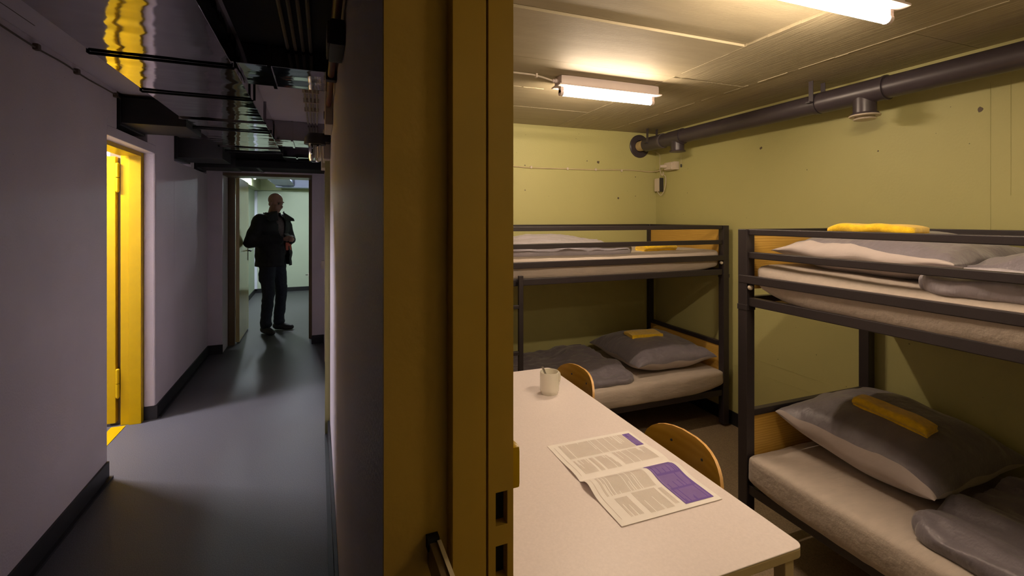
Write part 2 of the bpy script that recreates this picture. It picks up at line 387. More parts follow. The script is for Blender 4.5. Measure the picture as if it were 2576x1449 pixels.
box(bm, -1.125, -1.113, 4.24, 6.0, 0, 0.1); box(bm, -1.125, -1.095, 4.24, 6.0, 0, 0.012)
box(bm, -1.113, -0.98, 5.985, 6.0, 0, 0.1)
struct('baseboard_corridor_left', bm, M['base'], 'black skirting with rounded foot along the corridor', 'c')
bm = bmesh.new()
box(bm, 0.060, 0.0745, 0.7, 3.45, 0, 0.1); box(bm, 0.040, 0.0745, 0.7, 3.45, 0, 0.012)
box(bm, 0.064, 0.0745, 3.9, 6.04, 0, 0.1); box(bm, -0.075, 0.06, 6.036, 6.05, 0, 0.1)
struct('baseboard_corridor_right', bm, M['base'], 'black skirting at the foot of the partition wall', 'c')
struct('ceiling_shade_slab', B(-0.30, 0.073, -1.88, 2.215, 2.238, CEIL-0.004), M['black'], 'black slab standing in for shade under the near corridor ceiling', 'c')  # black sheet paints in the dark of the unlit ceiling
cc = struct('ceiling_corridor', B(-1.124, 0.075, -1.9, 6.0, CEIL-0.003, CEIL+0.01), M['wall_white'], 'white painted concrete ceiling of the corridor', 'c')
mk('crack', box(B(-1.058, -1.054, 1.0, 2.0, CEIL-0.0036, CEIL-0.002), -1.050, -1.046, 2.0, 2.45, CEIL-0.0036, CEIL-0.002), M['cable_dark'], cc, 'c')
# side room (behind the yellow door)
bm = bmesh.new()
box(bm, -3.6, -3.4, 2.4, 5.6, 0, CEIL); box(bm, -3.4, -1.32, 2.4, 2.6, 0, CEIL); box(bm, -3.4, -1.32, 5.4, 5.6, 0, CEIL)
struct('wall_side_room', bm, mat('side_room_paint', (0.62, 0.60, 0.60, 1), 0.6, noise_scale=3, noise_amt=0.04), 'white walls of the side room', 'c')
# far room
bm = bmesh.new()
box(bm, -1.38, -1.18, 6.42, 10.8, 0, CEIL)
box(bm, -1.38, 2.5, 10.6, 10.8, 0, CEIL)
box(bm, 2.2, 2.5, 6.42, 10.8, 0, CEIL)
struct('wall_far_room', bm, M['wall_far'], 'pale mint walls of the far room', 'c')
bm = bmesh.new()
box(bm, -1.18, -1.168, 6.45, 10.6, 0, 0.085); box(bm, -1.168, 2.2, 10.588, 10.6, 0, 0.085)
struct('baseboard_far_room', bm, M['base'], 'black skirting of the far room', 'c')
bm = bmesh.new()
box(bm, -1.18, -1.06, 6.5, 10.6, 2.07, CEIL); box(bm, -1.06, 2.2, 10.42, 10.6, 2.07, CEIL)
struct('trim_1', bm, mat('soffit_paint', (0.30, 0.33, 0.16, 1), 0.6, noise_scale=4), 'olive soffit strip under the far room ceiling', 'c')
struct('trim_2', B(-1.178, -1.13, 10.54, 10.598, 0.09, 2.06), mat('white_corner_strip', (0.85, 0.85, 0.98, 1), 0.5, noise_scale=4, noise_amt=0.02), 'white strip in the far room corner', 'c')
# threshold
struct('trim_3', B(-1.37, -1.285, 3.38, 4.17, 0, 0.004), M['yellow'], 'yellow threshold stripe of the side doorway', 'c')

# ------------------------------------------------------------------ near steel door frame on the partition end
df = thing('door_frame', 'ochre steel door frame with strike slots at the bunk room doorway', 'door frame', (0.2, 0.57, 0), sp='c')
bm = bmesh.new()
# profile with two steps, extruded in height; outer face at c=0.566, split by a groove
prism([(0.1535, 0.5865), (0.1535, 0.566), (0.1555, 0.5635), (0.1985, 0.5635), (0.2005, 0.566), (0.2005, 0.5865)], 0, 2.05, bm)
o = mk('frame_profile', bm, M['ochre_steel'], df, 'c', smooth=True)
tag(o, 'outer face of the steel frame', None)
bm = bmesh.new()
segs = [(0, 1.046), (1.1), (1.11)]
x0, x1, y = 0.2035, 0.2385, 0.5655
slots = [(1.028, 1.072), (1.098, 1.142)]
zc = 0
for (a, b_) in slots:
    box(bm, x0, x1, y, y+0.022, zc, a)
    box(bm, x0, x0+0.010, y, y+0.022, a, b_); box(bm, x1-0.0085, x1, y, y+0.022, a, b_)
    box(bm, x0+0.010, x1-0.0085, y+0.016, y+0.022, a, b_)
    zc = b_
box(bm, x0, x1, y, y+0.022, zc, 2.05)
mk('strike_jamb', bm, M['ochre_steel'], df, 'c')
bm = bmesh.new()
for (a, b_) in slots: box(bm, x0+0.0101, x1-0.0086, y+0.014, y+0.0155, a, b_)
mk('strike_slot', bm, M['black'], df, 'c')
mk('groove_lining', B(0.199, 0.2045, 0.572, 0.588, 0, 2.05), M['dark_steel'], df, 'c')
bm = softbox(0.2387, 0.2515, 0.572, 0.594, 1.137, 1.193, 0.003, (4, 4, 8))
mk('lock_box', bm, M['yellow'], df, 'c', smooth=True)
hb = thing('wall_bracket', 'dark steel bar with pale top edge sticking out of the ochre jamb', 'bracket', (0.135, 0.55, 1.05), sp='c')
mk('bar', B(0.128, 0.142, 0.33, 0.5855, 1.06, 1.094), M['dark_steel'], hb, 'c', bevel=0.001)
mk('top_edge', B(0.1375, 0.1425, 0.33, 0.572, 1.093, 1.0965), M['cable'], hb, 'c')
mk('end_cap', B(0.126, 0.141, 0.573, 0.5856, 1.084, 1.099), M['black'], hb, 'c')

# ------------------------------------------------------------------ side doorway: yellow frame and leaf
d1 = thing('door_frame', 'bright yellow steel door frame of the side room doorway', 'door frame', (-1.25, 4.2, 0), sp='c')
bm = bmesh.new()
box(bm, -1.270, -1.197, 4.176, 4.24, 0, 1.985)
mk('jamb_front', bm, M['yellow'], d1, 'c', bevel=0.002)
mk('gap_backing', B(-1.40, -1.323, 4.244, 4.262, 0, 1.985), M['dark_steel'], d1, 'c')  # dark strip added behind the hinge gap to shut out room light
mk('jamb_rebate', B(-1.322, -1.273, 4.190, 4.24, 0, 1.985), M['yellow'], d1, 'c', bevel=0.002)
mk('frame_head', B(-1.322, -1.197, 3.37, 4.176, 1.955, 1.985), M['yellow'], d1, 'c', bevel=0.002)
o = mk('plaster_return', B(-1.197, -1.1255, 4.222, 4.2402, 0.1, 2.0), M['wall_white'], d1, 'c', bevel=0.012)
dl = thing('door_leaf', 'yellow steel door leaf standing open inside the side room', 'door', (-1.75, 4.22, 0), sp='c')
mk('leaf', B(-2.20, -1.352, 4.196, 4.24, 0.02, 1.95), M['yellow'], dl, 'c', bevel=0.003)
for z in (0.21, 1.70):
    bm = bmesh.new(); cyl(bm, (-1.338, 4.188, z), (-1.338, 4.188, z+0.095), 0.012, seg=16); cyl(bm, (-1.338, 4.188, z+0.1), (-1.338, 4.188, z+0.195), 0.012, seg=16)
    ball(bm, (-1.338, 4.188, z+0.195), (0.012, 0.012, 0.01)); cyl(bm, (-1.338, 4.188, z), (-1.338, 4.188, z-0.01), 0.012, 0.006, seg=16)
    mk('hinge', bm, M['yellow'], dl, 'c', smooth=True)

# ------------------------------------------------------------------ far doorway: frame and leaf
d2 = thing('door_frame', 'dark olive steel frame of the doorway at the corridor end', 'door frame', (-0.5, 6.37, 0), sp='c')
mk('jamb', B(-0.985, -0.915, 6.33, 6.40, 0, 2.02), M['dark_steel'], d2, 'c', bevel=0.003)
mk('jamb', B(-0.11, -0.07, 6.33, 6.40, 0, 2.02), M['dark_steel'], d2, 'c', bevel=0.003)
mk('frame_head', B(-0.985, -0.07, 6.03, 6.40, 1.985, 2.02), M['dark_steel'], d2, 'c', bevel=0.003)
leafm = mat('pale_yellow_enamel', (0.62, 0.51, 0.20, 1), 0.15, noise_scale=3, noise_amt=0.05)
dl2 = thing('door_leaf', 'pale yellow glossy door leaf opened into the far room', 'door', (-0.89, 6.8, 0), sp='c')
mk('leaf', B(-0.915, -0.875, 6.405, 7.20, 0.015, 1.99), leafm, dl2, 'c', bevel=0.003)
bm = bmesh.new(); cyl(bm, (-0.875, 7.13, 1.07), (-0.83, 7.13, 1.07), 0.010); cyl(bm, (-0.832, 7.135, 1.07), (-0.832, 7.02, 1.07), 0.010)
mk('handle', bm, M['red_dark'], dl2, 'c', smooth=True); bm = bmesh.new(); cyl(bm, (-0.915, 7.13, 1.07), (-0.96, 7.13, 1.07), 0.010); cyl(bm, (-0.958, 7.135, 1.07), (-0.958, 7.02, 1.07), 0.010)
mk('handle', bm, M['red_dark'], dl2, 'c', smooth=True)
mk('lock_plate', B(-0.876, -0.871, 7.11, 7.15, 0.94, 1.12), M['red_dark'], dl2, 'c', bevel=0.002)

# ------------------------------------------------------------------ fluorescent battens
def batten(name, label, tube_m, loc, rz, sp='w', gland=False, length=0.63, group=None):
    t = thing(name, label, 'ceiling light', loc, rz, group, sp)
    L = length/2
    bm = softbox(-L+0.0, L, -0.045, 0.045, -0.052, 0.0, 0.012, (12, 6, 4))
    mk('housing', bm, M['fixture'], t, 'l', smooth=True)
    bm = softbox(-L-0.012, L+0.012, -0.055, 0.055, -0.06, -0.048, 0.006, (8, 6, 2))
    mk('gear_tray', bm, M['fixture'], t, 'l', smooth=True)
    for s in (-1, 1):
        bm = bmesh.new()
        box(bm, s*(L-0.022)-0.009, s*(L-0.022)+0.009, -0.014, 0.014, -0.088, -0.058)
        cyl(bm, (s*(L-0.022)-0.009, 0, -0.088), (s*(L-0.022)+0.009, 0, -0.088), 0.0165, seg=20)
        mk('lamp_holder', bm, M['fixture'], t, 'l', smooth=True)
    bm = bmesh.new(); cyl(bm, (-L+0.03, 0, -0.088), (L-0.03, 0, -0.088), 0.0155, seg=24)
    mk('tube', bm, tube_m, t, 'l', smooth=True)
    if gland:
        bm = bmesh.new(); cyl(bm, (-L-0.0, 0.0, -0.028), (-L-0.018, 0.0, -0.028), 0.012, seg=12); cyl(bm, (-L-0.018, 0, -0.028), (-L-0.03, 0, -0.028), 0.009, seg=12)
        mk('cable_gland', bm, M['fixture'], t, 'l', smooth=True)
    return t
ZL = CEIL-0.012
batten('ceiling_light', 'white tube batten glowing over the bed along the back wall', M['tube_room'], (1.42, 2.235, ZL), 0, gland=True)
batten('ceiling_light', 'glowing tube batten over the table, cut off by the top of the picture', M['tube_room'], (1.455, 1.02, ZL), 0)
batten('ceiling_light', 'tube batten behind the viewer in the bunk room', M['tube_room_dim'], (1.455, -0.20, ZL), 0)
batten('ceiling_light', 'tube batten inside the side room behind the yellow door', M['tube_side'], (-1.98, 3.95, CEIL), 0, sp='c')
batten('ceiling_light', 'tube batten by the left wall of the far room', M['tube_far'], (-1.0, 8.72, CEIL), PI/2, sp='c')
batten('ceiling_light', 'tube batten behind the door head in the far room', M['tube_far'], (-0.50, 8.40, CEIL), 0, sp='c')
# conduit to the light
cd = thing('conduit', 'thin painted conduit running along the ceiling to the light', 'conduit', (0.7, 2.235, ZL-0.028))
bm = bmesh.new(); path(bm, [(XL, 2.235, CEIL-0.02), (0.96, 2.235, CEIL-0.02), (1.02, 2.235, CEIL-0.028), (1.075, 2.235, ZL-0.028)], 0.005)
mk('pipe_run', bm, M['cream'], cd, smooth=True)
mk('pipe_clip', B(0.975, 0.987, 2.225, 2.245, CEIL-0.034, CEIL-0.003), M['cream'], cd, bevel=0.002)
mk('pipe_clip', B(0.50, 0.512, 2.225, 2.245, CEIL-0.034, CEIL-0.003), M['cream'], cd, bevel=0.002)

# ------------------------------------------------------------------ ventilation pipe
PXc, PZ, PR = 2.52, 2.143, 0.054
vp = thing('vent_pipe', 'dark grey plastic ventilation pipe hung under the ceiling along the right wall', 'pipe', (PXc, 1.5, PZ))
bm = bmesh.new(); cyl(bm, (PXc, -0.61, PZ), (PXc, 3.36, PZ), PR, seg=40); mk('pipe_run', bm, M['pipe'], vp, smooth=True)
bm = bmesh.new(); cyl(bm, (PXc, 3.34, PZ), (PXc, 3.455, PZ), 0.045, seg=32); tag(mk('wall_stub', bm, M['pipe_yellow'], vp, smooth=True), 'yellowed pipe stub entering the wall', None)
bm = bmesh.new(); lathe(bm, [(0.05, 0.0), (0.052, 0.012), (0.095, 0.012), (0.102, 0.006), (0.102, 0.0)], 48)
bmesh.ops.rotate(bm, verts=bm.verts, matrix=Matrix.Rotation(PI/2, 3, 'X')); bmesh.ops.translate(bm, verts=bm.verts, vec=(PXc, 3.4595, PZ))
mk('wall_flange', bm, M['pipe'], vp, smooth=True)
for (a, b_) in ((3.15, 3.36), (2.90, 3.05), (1.47, 1.80)):
    bm = bmesh.new(); cyl(bm, (PXc, a, PZ), (PXc, b_, PZ), PR+0.004, seg=40); cyl(bm, (PXc, a-0.002, PZ), (PXc, a+0.010, PZ), PR+0.007, seg=40)
    mk('coupling', bm, M['pipe'], vp, smooth=True)
bm = bmesh.new(); cyl(bm, (PXc, 3.13, PZ), (PXc, 3.165, PZ), PR+0.0065, seg=40); tag(mk('sleeve', bm, M['pipe_light'], vp, smooth=True), 'lighter grey sleeve', None)
for yc, valve in ((2.965, False), (1.575, True)):
    bm = bmesh.new(); cyl(bm, (PXc, yc, PZ), (PXc, yc, PZ-0.112), 0.050, seg=36); cyl(bm, (PXc, yc, PZ-0.105), (PXc, yc, PZ-0.114), 0.058, 0.062, seg=36)
    o = mk('outlet', bm, M['pipe'], vp, smooth=True)
    if valve:
        bm = bmesh.new(); lathe(bm, [(0.040, 0), (0.044, -0.004), (0.066, -0.004), (0.068, 0.0), (0.066, 0.003), (0.040, 0.003)], 40, (PXc, yc, PZ-0.118)); mk('valve_rim', bm, M['cream'], o, smooth=True)
        bm = bmesh.new(); lathe(bm, [(0.004, -0.03), (0.046, -0.029), (0.05, -0.025), (0.044, -0.020), (0.004, -0.02)], 40, (PXc, yc, PZ-0.110)); mk('valve_disc', bm, M['cream'], o, smooth=True)
for yc in (3.27, 1.82):
    bm = bmesh.new()
    box(bm, PXc-0.21, PXc+0.06, yc-0.012, yc+0.012, CEIL-0.012, CEIL-0.005)
    o = mk('hanger_plate', bm, M['pipe'], vp)
    for dx in (-PR-0.004, PR-0.016):
        mk('hanger_strap', B(PXc+dx, PXc+dx+0.003, yc-0.013, yc+0.013, PZ-0.01, CEIL-0.012), M['pipe'], o)
    bm = bmesh.new(); cyl(bm, (PXc, yc-0.013, PZ), (PXc, yc+0.013, PZ), PR+0.0045, seg=40)
    box(bm, PXc-PR-0.03, PXc-PR, yc-0.012, yc+0.012, PZ-0.004, PZ+0.004); mk('clamp', bm, M['pipe'], o, smooth=True)

# ------------------------------------------------------------------ cabling in the room corner
wc = thing('wall_cable', 'painted surface cable clipped along the back wall', 'cable', (1.5, 3.455, 1.92))
pts = [(0.9, 3.452, 1.915), (1.27, 3.452, 1.918), (1.47, 3.452, 1.912), (1.75, 3.452, 1.915), (2.03, 3.452, 1.917), (2.30, 3.452, 1.925), (2.42, 3.452, 1.928), (2.60, 3.452, 1.921), (2.655, 3.445, 1.922), (2.69, 3.40, 1.928), (2.692, 3.33, 1.934)]
bm = path(bmesh.new(), smooth_pts(pts, 5), 0.0045); mk('cable_run', bm, M['cable'], wc, smooth=True)
for x in (1.47, 1.80, 2.07, 2.33):
    mk('cable_clip', softbox(x-0.009, x+0.009, 3.445, 3.460, 1.905+0.004*(x > 2), 1.927+0.004*(x > 2), 0.004, (3, 3, 3)), M['cream'], wc, smooth=True)
oz, oy = 1.948, 3.237
so = thing('wall_socket', 'cream surface socket with plug high on the right wall near the corner', 'socket', (2.69, oy, oz))
mk('housing', softbox(2.652, 2.6995, oy-0.085, oy+0.045, oz-0.035, oz+0.035, 0.006, (5, 8, 6)), M['cream'], so, smooth=True)
mk('cover', softbox(2.640, 2.655, oy-0.055, oy+0.040, oz-0.030, oz+0.030, 0.004, (3, 8, 6)), M['cream'], so, smooth=True)
bm = bmesh.new(); cyl(bm, (2.64, oy+0.012, oz), (2.592, oy+0.03, oz), 0.017, 0.012, seg=16); mk('plug', bm, M['cream'], so, smooth=True)
bm = bmesh.new(); cyl(bm, (2.685, oy+0.045, oz-0.01), (2.685, oy+0.075, oz-0.012), 0.008, seg=12); cyl(bm, (2.685, oy+0.056, oz-0.01), (2.685, oy+0.066, oz-0.011), 0.011, seg=6); mk('cable_gland', bm, M['cream'], so, smooth=True)
tz, ty = 1.80, 3.40
tr = thing('transformer_box', 'small cream power box with dark edge hanging in the corner', 'power box', (2.67, ty, tz-0.06))
mk('box_body', softbox(2.662, 2.699, ty-0.035, ty+0.035, tz-0.058, tz+0.058, 0.005, (4, 6, 8)), M['cream'], tr, smooth=True)
mk('dark_edge', B(2.662, 2.699, ty-0.044, ty-0.0355, tz-0.062, tz+0.060), M['red_dark'], tr, bevel=0.001)
bm = path(bmesh.new(), smooth_pts([(2.66, ty-0.01, tz-0.058), (2.668, ty-0.03, tz-0.088), (2.67, ty-0.055, tz-0.092), (2.67, ty-0.09, tz-0.05), (2.67, ty-0.112, tz+0.02), (2.668, ty-0.105, tz+0.07), (2.66, ty-0.085, tz+0.085), (2.65, ty-0.10, tz+0.105), (2.64, ty-0.12, tz+0.09), (2.63, ty-0.11, tz+0.075), (2.60, ty-0.12, tz+0.12), (2.592, oy+0.03, oz)], 6), 0.003)
mk('power_lead', bm, M['cream'], tr, smooth=True)
bm = path(bmesh.new(), smooth_pts([(2.69, ty-0.005, tz+0.058), (2.693, ty-0.012, tz+0.10), (2.694, ty+0.0, tz+0.19), (2.693, ty-0.005, tz+0.25), (2.675, ty+0.0, tz+0.285), (2.60, ty-0.02, tz+0.292)], 6), 0.0018)
mk('thin_lead', bm, M['cream'], tr, smooth=True)
sn = thing('pull_cord', 'thin cord with small weight hanging from the pipe outlet', 'cord', (2.69, 3.12, 1.93))
bm = path(bmesh.new(), [(2.693, 3.125, 2.03), (2.693, 3.125, 1.95)], 0.0012, 6); mk('string', bm, M['cream'], sn)
bm = bmesh.new(); cyl(bm, (2.693, 3.125, 1.955), (2.693, 3.125, 1.93), 0.0065, seg=12); mk('weight', bm, M['red_dark'], sn, smooth=True)
# bored holes in the walls (dark pocks with a chipped rim)
def hole(x, y, z, r, axis, par):
    bm = bmesh.new(); n = 10
    d = Vector((-1, 0, 0)) if axis == 'x' else Vector((0, -1, 0))
    a = d.orthogonal().normalized(); b = d.cross(a)
    rr = [r*(0.75+0.5*random.random()) for _ in range(n)]
    c0 = Vector((x, y, z)); o1 = [bm.verts.new(c0+d*0.0008+(a*math.cos(2*PI*i/n)+b*math.sin(2*PI*i/n))*rr[i]) for i in range(n)]
    bm.faces.new(o1); o2 = [bm.verts.new(c0-d*0.003+(a*math.cos(2*PI*i/n)+b*math.sin(2*PI*i/n))*rr[i]*1.1) for i in range(n)]
    for i in range(n): bm.faces.new((o1[i], o1[(i+1) % n], o2[(i+1) % n], o2[i]))
    bmesh.ops.recalc_face_normals(bm, faces=bm.faces)
    mk('drill_hole', bm, M['cable_dark'], par)
for px, pz, r in ((2.10, 1.985, 0.012), (1.99, 1.99, 0.005), (1.42, 1.93, 0.005), (1.42, 1.73, 0.005), (2.30, 1.68, 0.009), (2.48, 1.87, 0.005), (2.48, 1.70, 0.004)):
    hole(px, 3.46, pz, r, 'y', wb)
for py, pz, r in ((0.70, 2.02, 0.006), (1.20, 1.99, 0.011), (2.35, 1.98, 0.009), (1.62, 1.86, 0.004), (0.95, 1.75, 0.005), (2.02, 1.80, 0.003), (0.8, 1.6, 0.004)):
    hole(2.70, py, pz, r, 'x', wr)

# ------------------------------------------------------------------ bunk beds
def tubebox(name, a, m, par, bev=0.003): return mk(name, B(*a), m, par, 'l', bevel=bev)
def bunk(label, loc, rz, front, ladder):
    """local x runs along the bed (head at x = L), y across; front = y of the side facing the table"""
    L, W, T = 2.0, 0.90, 0.05
    t = thing('bunk_bed', label, 'bunk bed', loc, rz, 'bunk beds in the room')
    for x in (0, L-T):
        for y in (0, W-T):
            o = tubebox('post', (x, x+T, y, y+T, 0.02, 1.451), M['bed'], t)
            bm = bmesh.new(); cyl(bm, (x+T/2, y+T/2, 0), (x+T/2, y+T/2, 0.03), 0.03, 0.028, seg=20); mk('foot_cap', bm, M['bed_foot'], o, 'l', smooth=True)
    for y, fr in ((0, front == 0), (W-T, front == 1)):
        ys = (y, y+T) if True else None
        yo = (y+0.010, y+0.040)
        for z0, z1 in (((1.424, 1.4515), (1.316, 1.346)) if fr else ((1.424, 1.4515),)):
            tubebox('guard_rail', (T, L-T, yo[0], yo[1], z0, z1), M['bed'], t)
        out = (y-0.002, y+0.024) if y == 0 else (y+T-0.024, y+T+0.002)
        tubebox('guard_rail', (0.005, L-0.005, out[0], out[1], 1.200, 1.237), M['bed'], t)
        tubebox('side_rail', (T, L-T, yo[0], yo[1], 1.095, 1.135), M['bed'], t)
        tubebox('side_rail', (T, L-T, yo[0], yo[1], 0.225, 0.268), M['bed'], t)
    for x in (0, L-T):
        xo = (x+0.01, x+0.04)
        tubebox('end_rail', (*xo, T, W-T, 1.424, 1.4515), M['bed'], t)
        tubebox('end_rail', (*xo, T, W-T, 1.095, 1.135), M['bed'], t)
        tubebox('end_rail', (*xo, T, W-T, 0.575, 0.605), M['bed'], t)
        tubebox('end_rail', (*xo, T, W-T, 0.225, 0.268), M['bed'], t)
        for z0, z1 in ((1.17, 1.424), (0.36, 0.575)):
            tag(tubebox('headboard', (x+0.017, x+0.033, T, W-T, z0, z1), M['oak'], t, 0.001), 'oak veneer board', None)
        for y in (0, W-T):
            bm = ball(bmesh.new(), (x+T/2+(-0.035 if x > 0 else 0.035), y+(0.012 if front == 0 else T-0.012), 1.182), 0.012); tag(mk('plug_cap', bm, M['cream'], t, 'l', smooth=True), 'white plastic cap', None)
            if x > 0 or True:
                tubebox('post_sleeve', (x-0.002+0.0, x+T+0.002, y-0.002, y+T+0.002, 1.075, 1.10), M['bed'], t, 0.001)
    for z in (1.100, 0.230):                       # slatted bases
        for k in range(14):
            x = 0.10+k*(L-0.2)/13
            tubebox('slat', (x-0.03, x+0.03, 0.04, W-0.04, z, z+0.012), M['oak'], t, 0)
    if ladder:
        la = mk('ladder', box(B(0.05, 0.075, -0.027, -0.003, 0.03, 1.16), 0.358, 0.386, -0.027, -0.003, 0.03, 1.16), M['bed'], t, 'l', bevel=0.002)
        for z in (0.41, 0.69, 0.965):
            mk('rung', B(0.075, 0.358, -0.025, -0.005, z, z+0.022), M['bed'], la, 'l', bevel=0.002) if False else mk('rung', B(0.075, 0.358, -0.025, -0.005, z, z+0.022), M['bed'], t, 'l', bevel=0.002)
    return t
b1 = bunk('dark steel bunk bed with ladder standing along the back wall', (0.65, 2.575, 0), 0, 0, True)
b2 = bunk('dark steel bunk bed along the right wall, nearest the viewer', (2.672, -0.330, 0), PI/2, 1, False)

def nz(p, s, k=0): return noise.noise(Vector((p.x*s+k, p.y*s-k, p.z*s+2*k)))
def mattress(label, x0, x1, y0, y1, z0, z1, sag, axis, k, r=0.035, end=0.0):
    def disp(p, n):
        t = ((p.x-x0)/(x1-x0)) if axis == 0 else ((p.y-y0)/(y1-y0))
        q = p.copy()
        s = math.sin(PI*min(max(t, 0), 1))
        q.z -= sag*s
        low = (z1-p.z)/(z1-z0)
        e = max(0, 1-min(t, 1-t)/0.16)
        q.z += end*low*e*e
        q += n*(0.004*nz(p, 5, k)+0.002*nz(p, 22, k))
        q += Vector((n.x, n.y, 0))*0.012*s*math.sin(PI*low)
        return q
    o = mk('mattress', softbox(x0, x1, y0, y1, z0, z1, r, (60, 30, 8) if axis == 0 else (30, 60, 8), disp), M['sheet'], None, smooth=True, angle=80)
    return tag(o, label, 'mattress', 'mattresses on the bunks')
mattress('grey sheeted mattress on the upper bunk by the back wall', 0.70, 2.595, 2.605, 3.415, 1.125, 1.275, 0.012, 0, 1, end=0.025)
mattress('grey sheeted mattress on the lower bunk by the back wall', 0.70, 2.615, 2.577, 3.395, 0.262, 0.402, 0.004, 0, 2, r=0.024, end=0.05)
mattress('grey sheeted mattress on the upper bunk by the right wall', 1.792, 2.625, -0.27, 1.60, 1.125, 1.290, 0.03, 1, 3, r=0.045, end=0.06)
mattress('grey sheeted mattress on the lower bunk by the right wall', 1.765, 2.645, -0.27, 1.612, 0.262, 0.412, 0.004, 1, 4, r=0.022, end=0.03)

def pillow(label, cx, cy, z, LX, LY, T, rz, k, lean=None, group='grey satin pillows', band=0):
    N = 56
    def outline(u, v):
        x = LX/2*u*(1-0.07*(1-v*v)**1.0*abs(u)**3); y = LY/2*v*(1-0.06*(1-u*u)*abs(v)**3)
        return x, y
    def pt(u, v, top):
        x, y = outline(u, v)
        h = (max(0, 1-abs(u)**2.6)*max(0, 1-abs(v)**2.6))**0.55
        p = Vector((x, y, 0)); e = (1-h)
        wr = 0.010*nz(Vector((u*1.6, v*1.6, k)), 1.6, k)+0.012*e*noise.noise(Vector((u*5+k, v*5, 1)))*h**0.3
        if top: zz = T*0.60*h+wr*(h > 0)*1.0
        else: zz = -T*0.40*min(1, h*1.25)
        fl = 0.006*math.sin(u*9+k)+0.006*math.sin(v*8+k*2)
        zz += fl*(1-h)
        if top:
            g = 0.013*noise.noise(Vector((v*7+k, abs(u)*1.5, k)))*math.exp(-((1-abs(u))/0.22)**2)*min(1, (1-abs(u))*9)+0.013*noise.noise(Vector((u*7-k, abs(v)*1.5, k*3)))*math.exp(-((1-abs(v))/0.22)**2)*min(1, (1-abs(v))*9)
            zz += g+0.009*(1-abs(noise.noise(Vector((u*2.3+k, v*2.9, k))))*2.2)*h*h*0.6
        if lean: zz += lean(u, v)
        return Vector((x, y, zz))
    def sheet(top):
        bm = bmesh.new()
        su = lambda i: math.sin(PI/2*(-1+2*i/N))
        for part in ((0,) if top else (0, 1)):
            tp = top or part == 1
            r0 = 16
            def uw(i, v_):
                if not band: return su(i)
                lim = -1+band*(0.75+0.5*math.cos(v_*1.4+k))*(1-0.6*v_*v_)
                s0 = su(r0)
                if i <= r0: return -1+(lim+1)*(1-math.cos(PI/2*i/r0))
                return lim+(1-lim)*((su(i)-s0)/(1-s0))
            V = [[bm.verts.new(pt(uw(i, su(j)), su(j), tp)) for j in range(N+1)] for i in range(N+1)]
            for i in range(N):
                for j in range(N):
                    isb = band > 0 and i < r0
                    if (top and isb) or (part == 1 and not isb): continue
                    q = [V[i][j], V[i+1][j], V[i+1][j+1], V[i][j+1]]
                    bm.faces.new(q if tp else q[::-1])
        bmesh.ops.delete(bm, geom=[v for v in bm.verts if not v.link_faces], context='VERTS')
        bmesh.ops.transform(bm, verts=bm.verts, matrix=Matrix.Translation((cx, cy, z+T*0.40)) @ Matrix.Rotation(rz, 4, 'Z'))
        return bm
    o = mk('pillow', sheet(True), M['satin'], None, smooth=True, angle=80); tag(o, label, 'pillow', group)
    u = mk('underside', sheet(False), M['satin_light'], o, smooth=True, angle=80); tag(u, 'rose grey underside', None)
    return o
pillow('dark satin pillow on the lower bunk by the back wall', 2.275, 3.00, 0.40, 0.66, 0.72, 0.20, math.radians(-3), 1.3,
       lambda u, v: 0.015*max(0, u)**2)
pillow('large satin pillow leaning on the headboard of the lower bunk by the right wall', 2.315, 1.325, 0.412, 0.70, 0.62, 0.235, math.radians(2), 2.7,
       lambda u, v: 0.07*((v+1)/2)**2, band=0.15)
pillow('plump satin pillow behind the rails of the upper bunk by the right wall', 2.24, 1.26, 1.270, 0.72, 0.66, 0.168, math.radians(3), 4.1,
       lambda u, v: 0.015*((v+1)/2)**2, band=0.22)
pillow('second satin pillow cut off at the edge on the upper bunk by the right wall', 2.30, 0.62, 1.262, 0.66, 0.62, 0.15, math.radians(-5), 6.1)

def duvet(label, x0, x1, y0, y1, z0, z1, k, amp=0.03, axis=0, m='duvet', edge=0.03, cat='duvet', lift=None):
    def disp(p, n):
        q = p.copy()
        up = max(0, min(1, (p.z-z0)/(z1-z0)))
        s = Vector((p.x*(1 if axis == 0 else 3.2), p.y*(3.2 if axis == 0 else 1), 0))
        w1 = noise.noise(Vector((s.x*2.2+k, s.y*1.6, k))); w2 = 1-abs(noise.noise(Vector((s.x*5+k, s.y*4, k*2))))*2
        w3 = 1-abs(noise.noise(Vector((s.x*11+k, s.y*9, k*3))))*2
        q.z += up*(amp*w1+amp*0.5*(w2-0.5)+amp*0.22*(w3-0.5))
        if lift: q.z += up*lift(p)
        q += Vector((n.x, n.y, 0))*edge*(0.5*noise.noise(Vector((p.x*4+k, p.y*4, 0)))+0.35*noise.noise(Vector((p.x*13+k, p.y*13, p.z*20))))
        Rr = 0.10
        for cx_, cy_, sx_, sy_ in ((x0+Rr, y1-Rr, -1, 1), (x1-Rr, y1-Rr, 1, 1), (x1-Rr, y0+Rr, 1, -1), (x0+Rr, y0+Rr, -1, -1)):
            dx_ = (p.x-cx_)*sx_; dy_ = (p.y-cy_)*sy_
            if dx_ > 0 and dy_ > 0:
                m_ = max(dx_, dy_); hh_ = math.hypot(dx_, dy_); sc_ = m_/hh_ if hh_ > 1e-6 else 1
                q.x += (dx_*sc_-dx_)*sx_; q.y += (dy_*sc_-dy_)*sy_
        if q.z < z0: q.z = z0
        return q
    nn = (int((x1-x0)/0.016), int((y1-y0)/0.016), 6)
    o = mk('duvet', softbox(x0, x1, y0, y1, z0, z1, (z1-z0)*0.49, nn, disp), M[m], None, smooth=True, angle=80)
    return tag(o, label, cat, 'folded duvets')
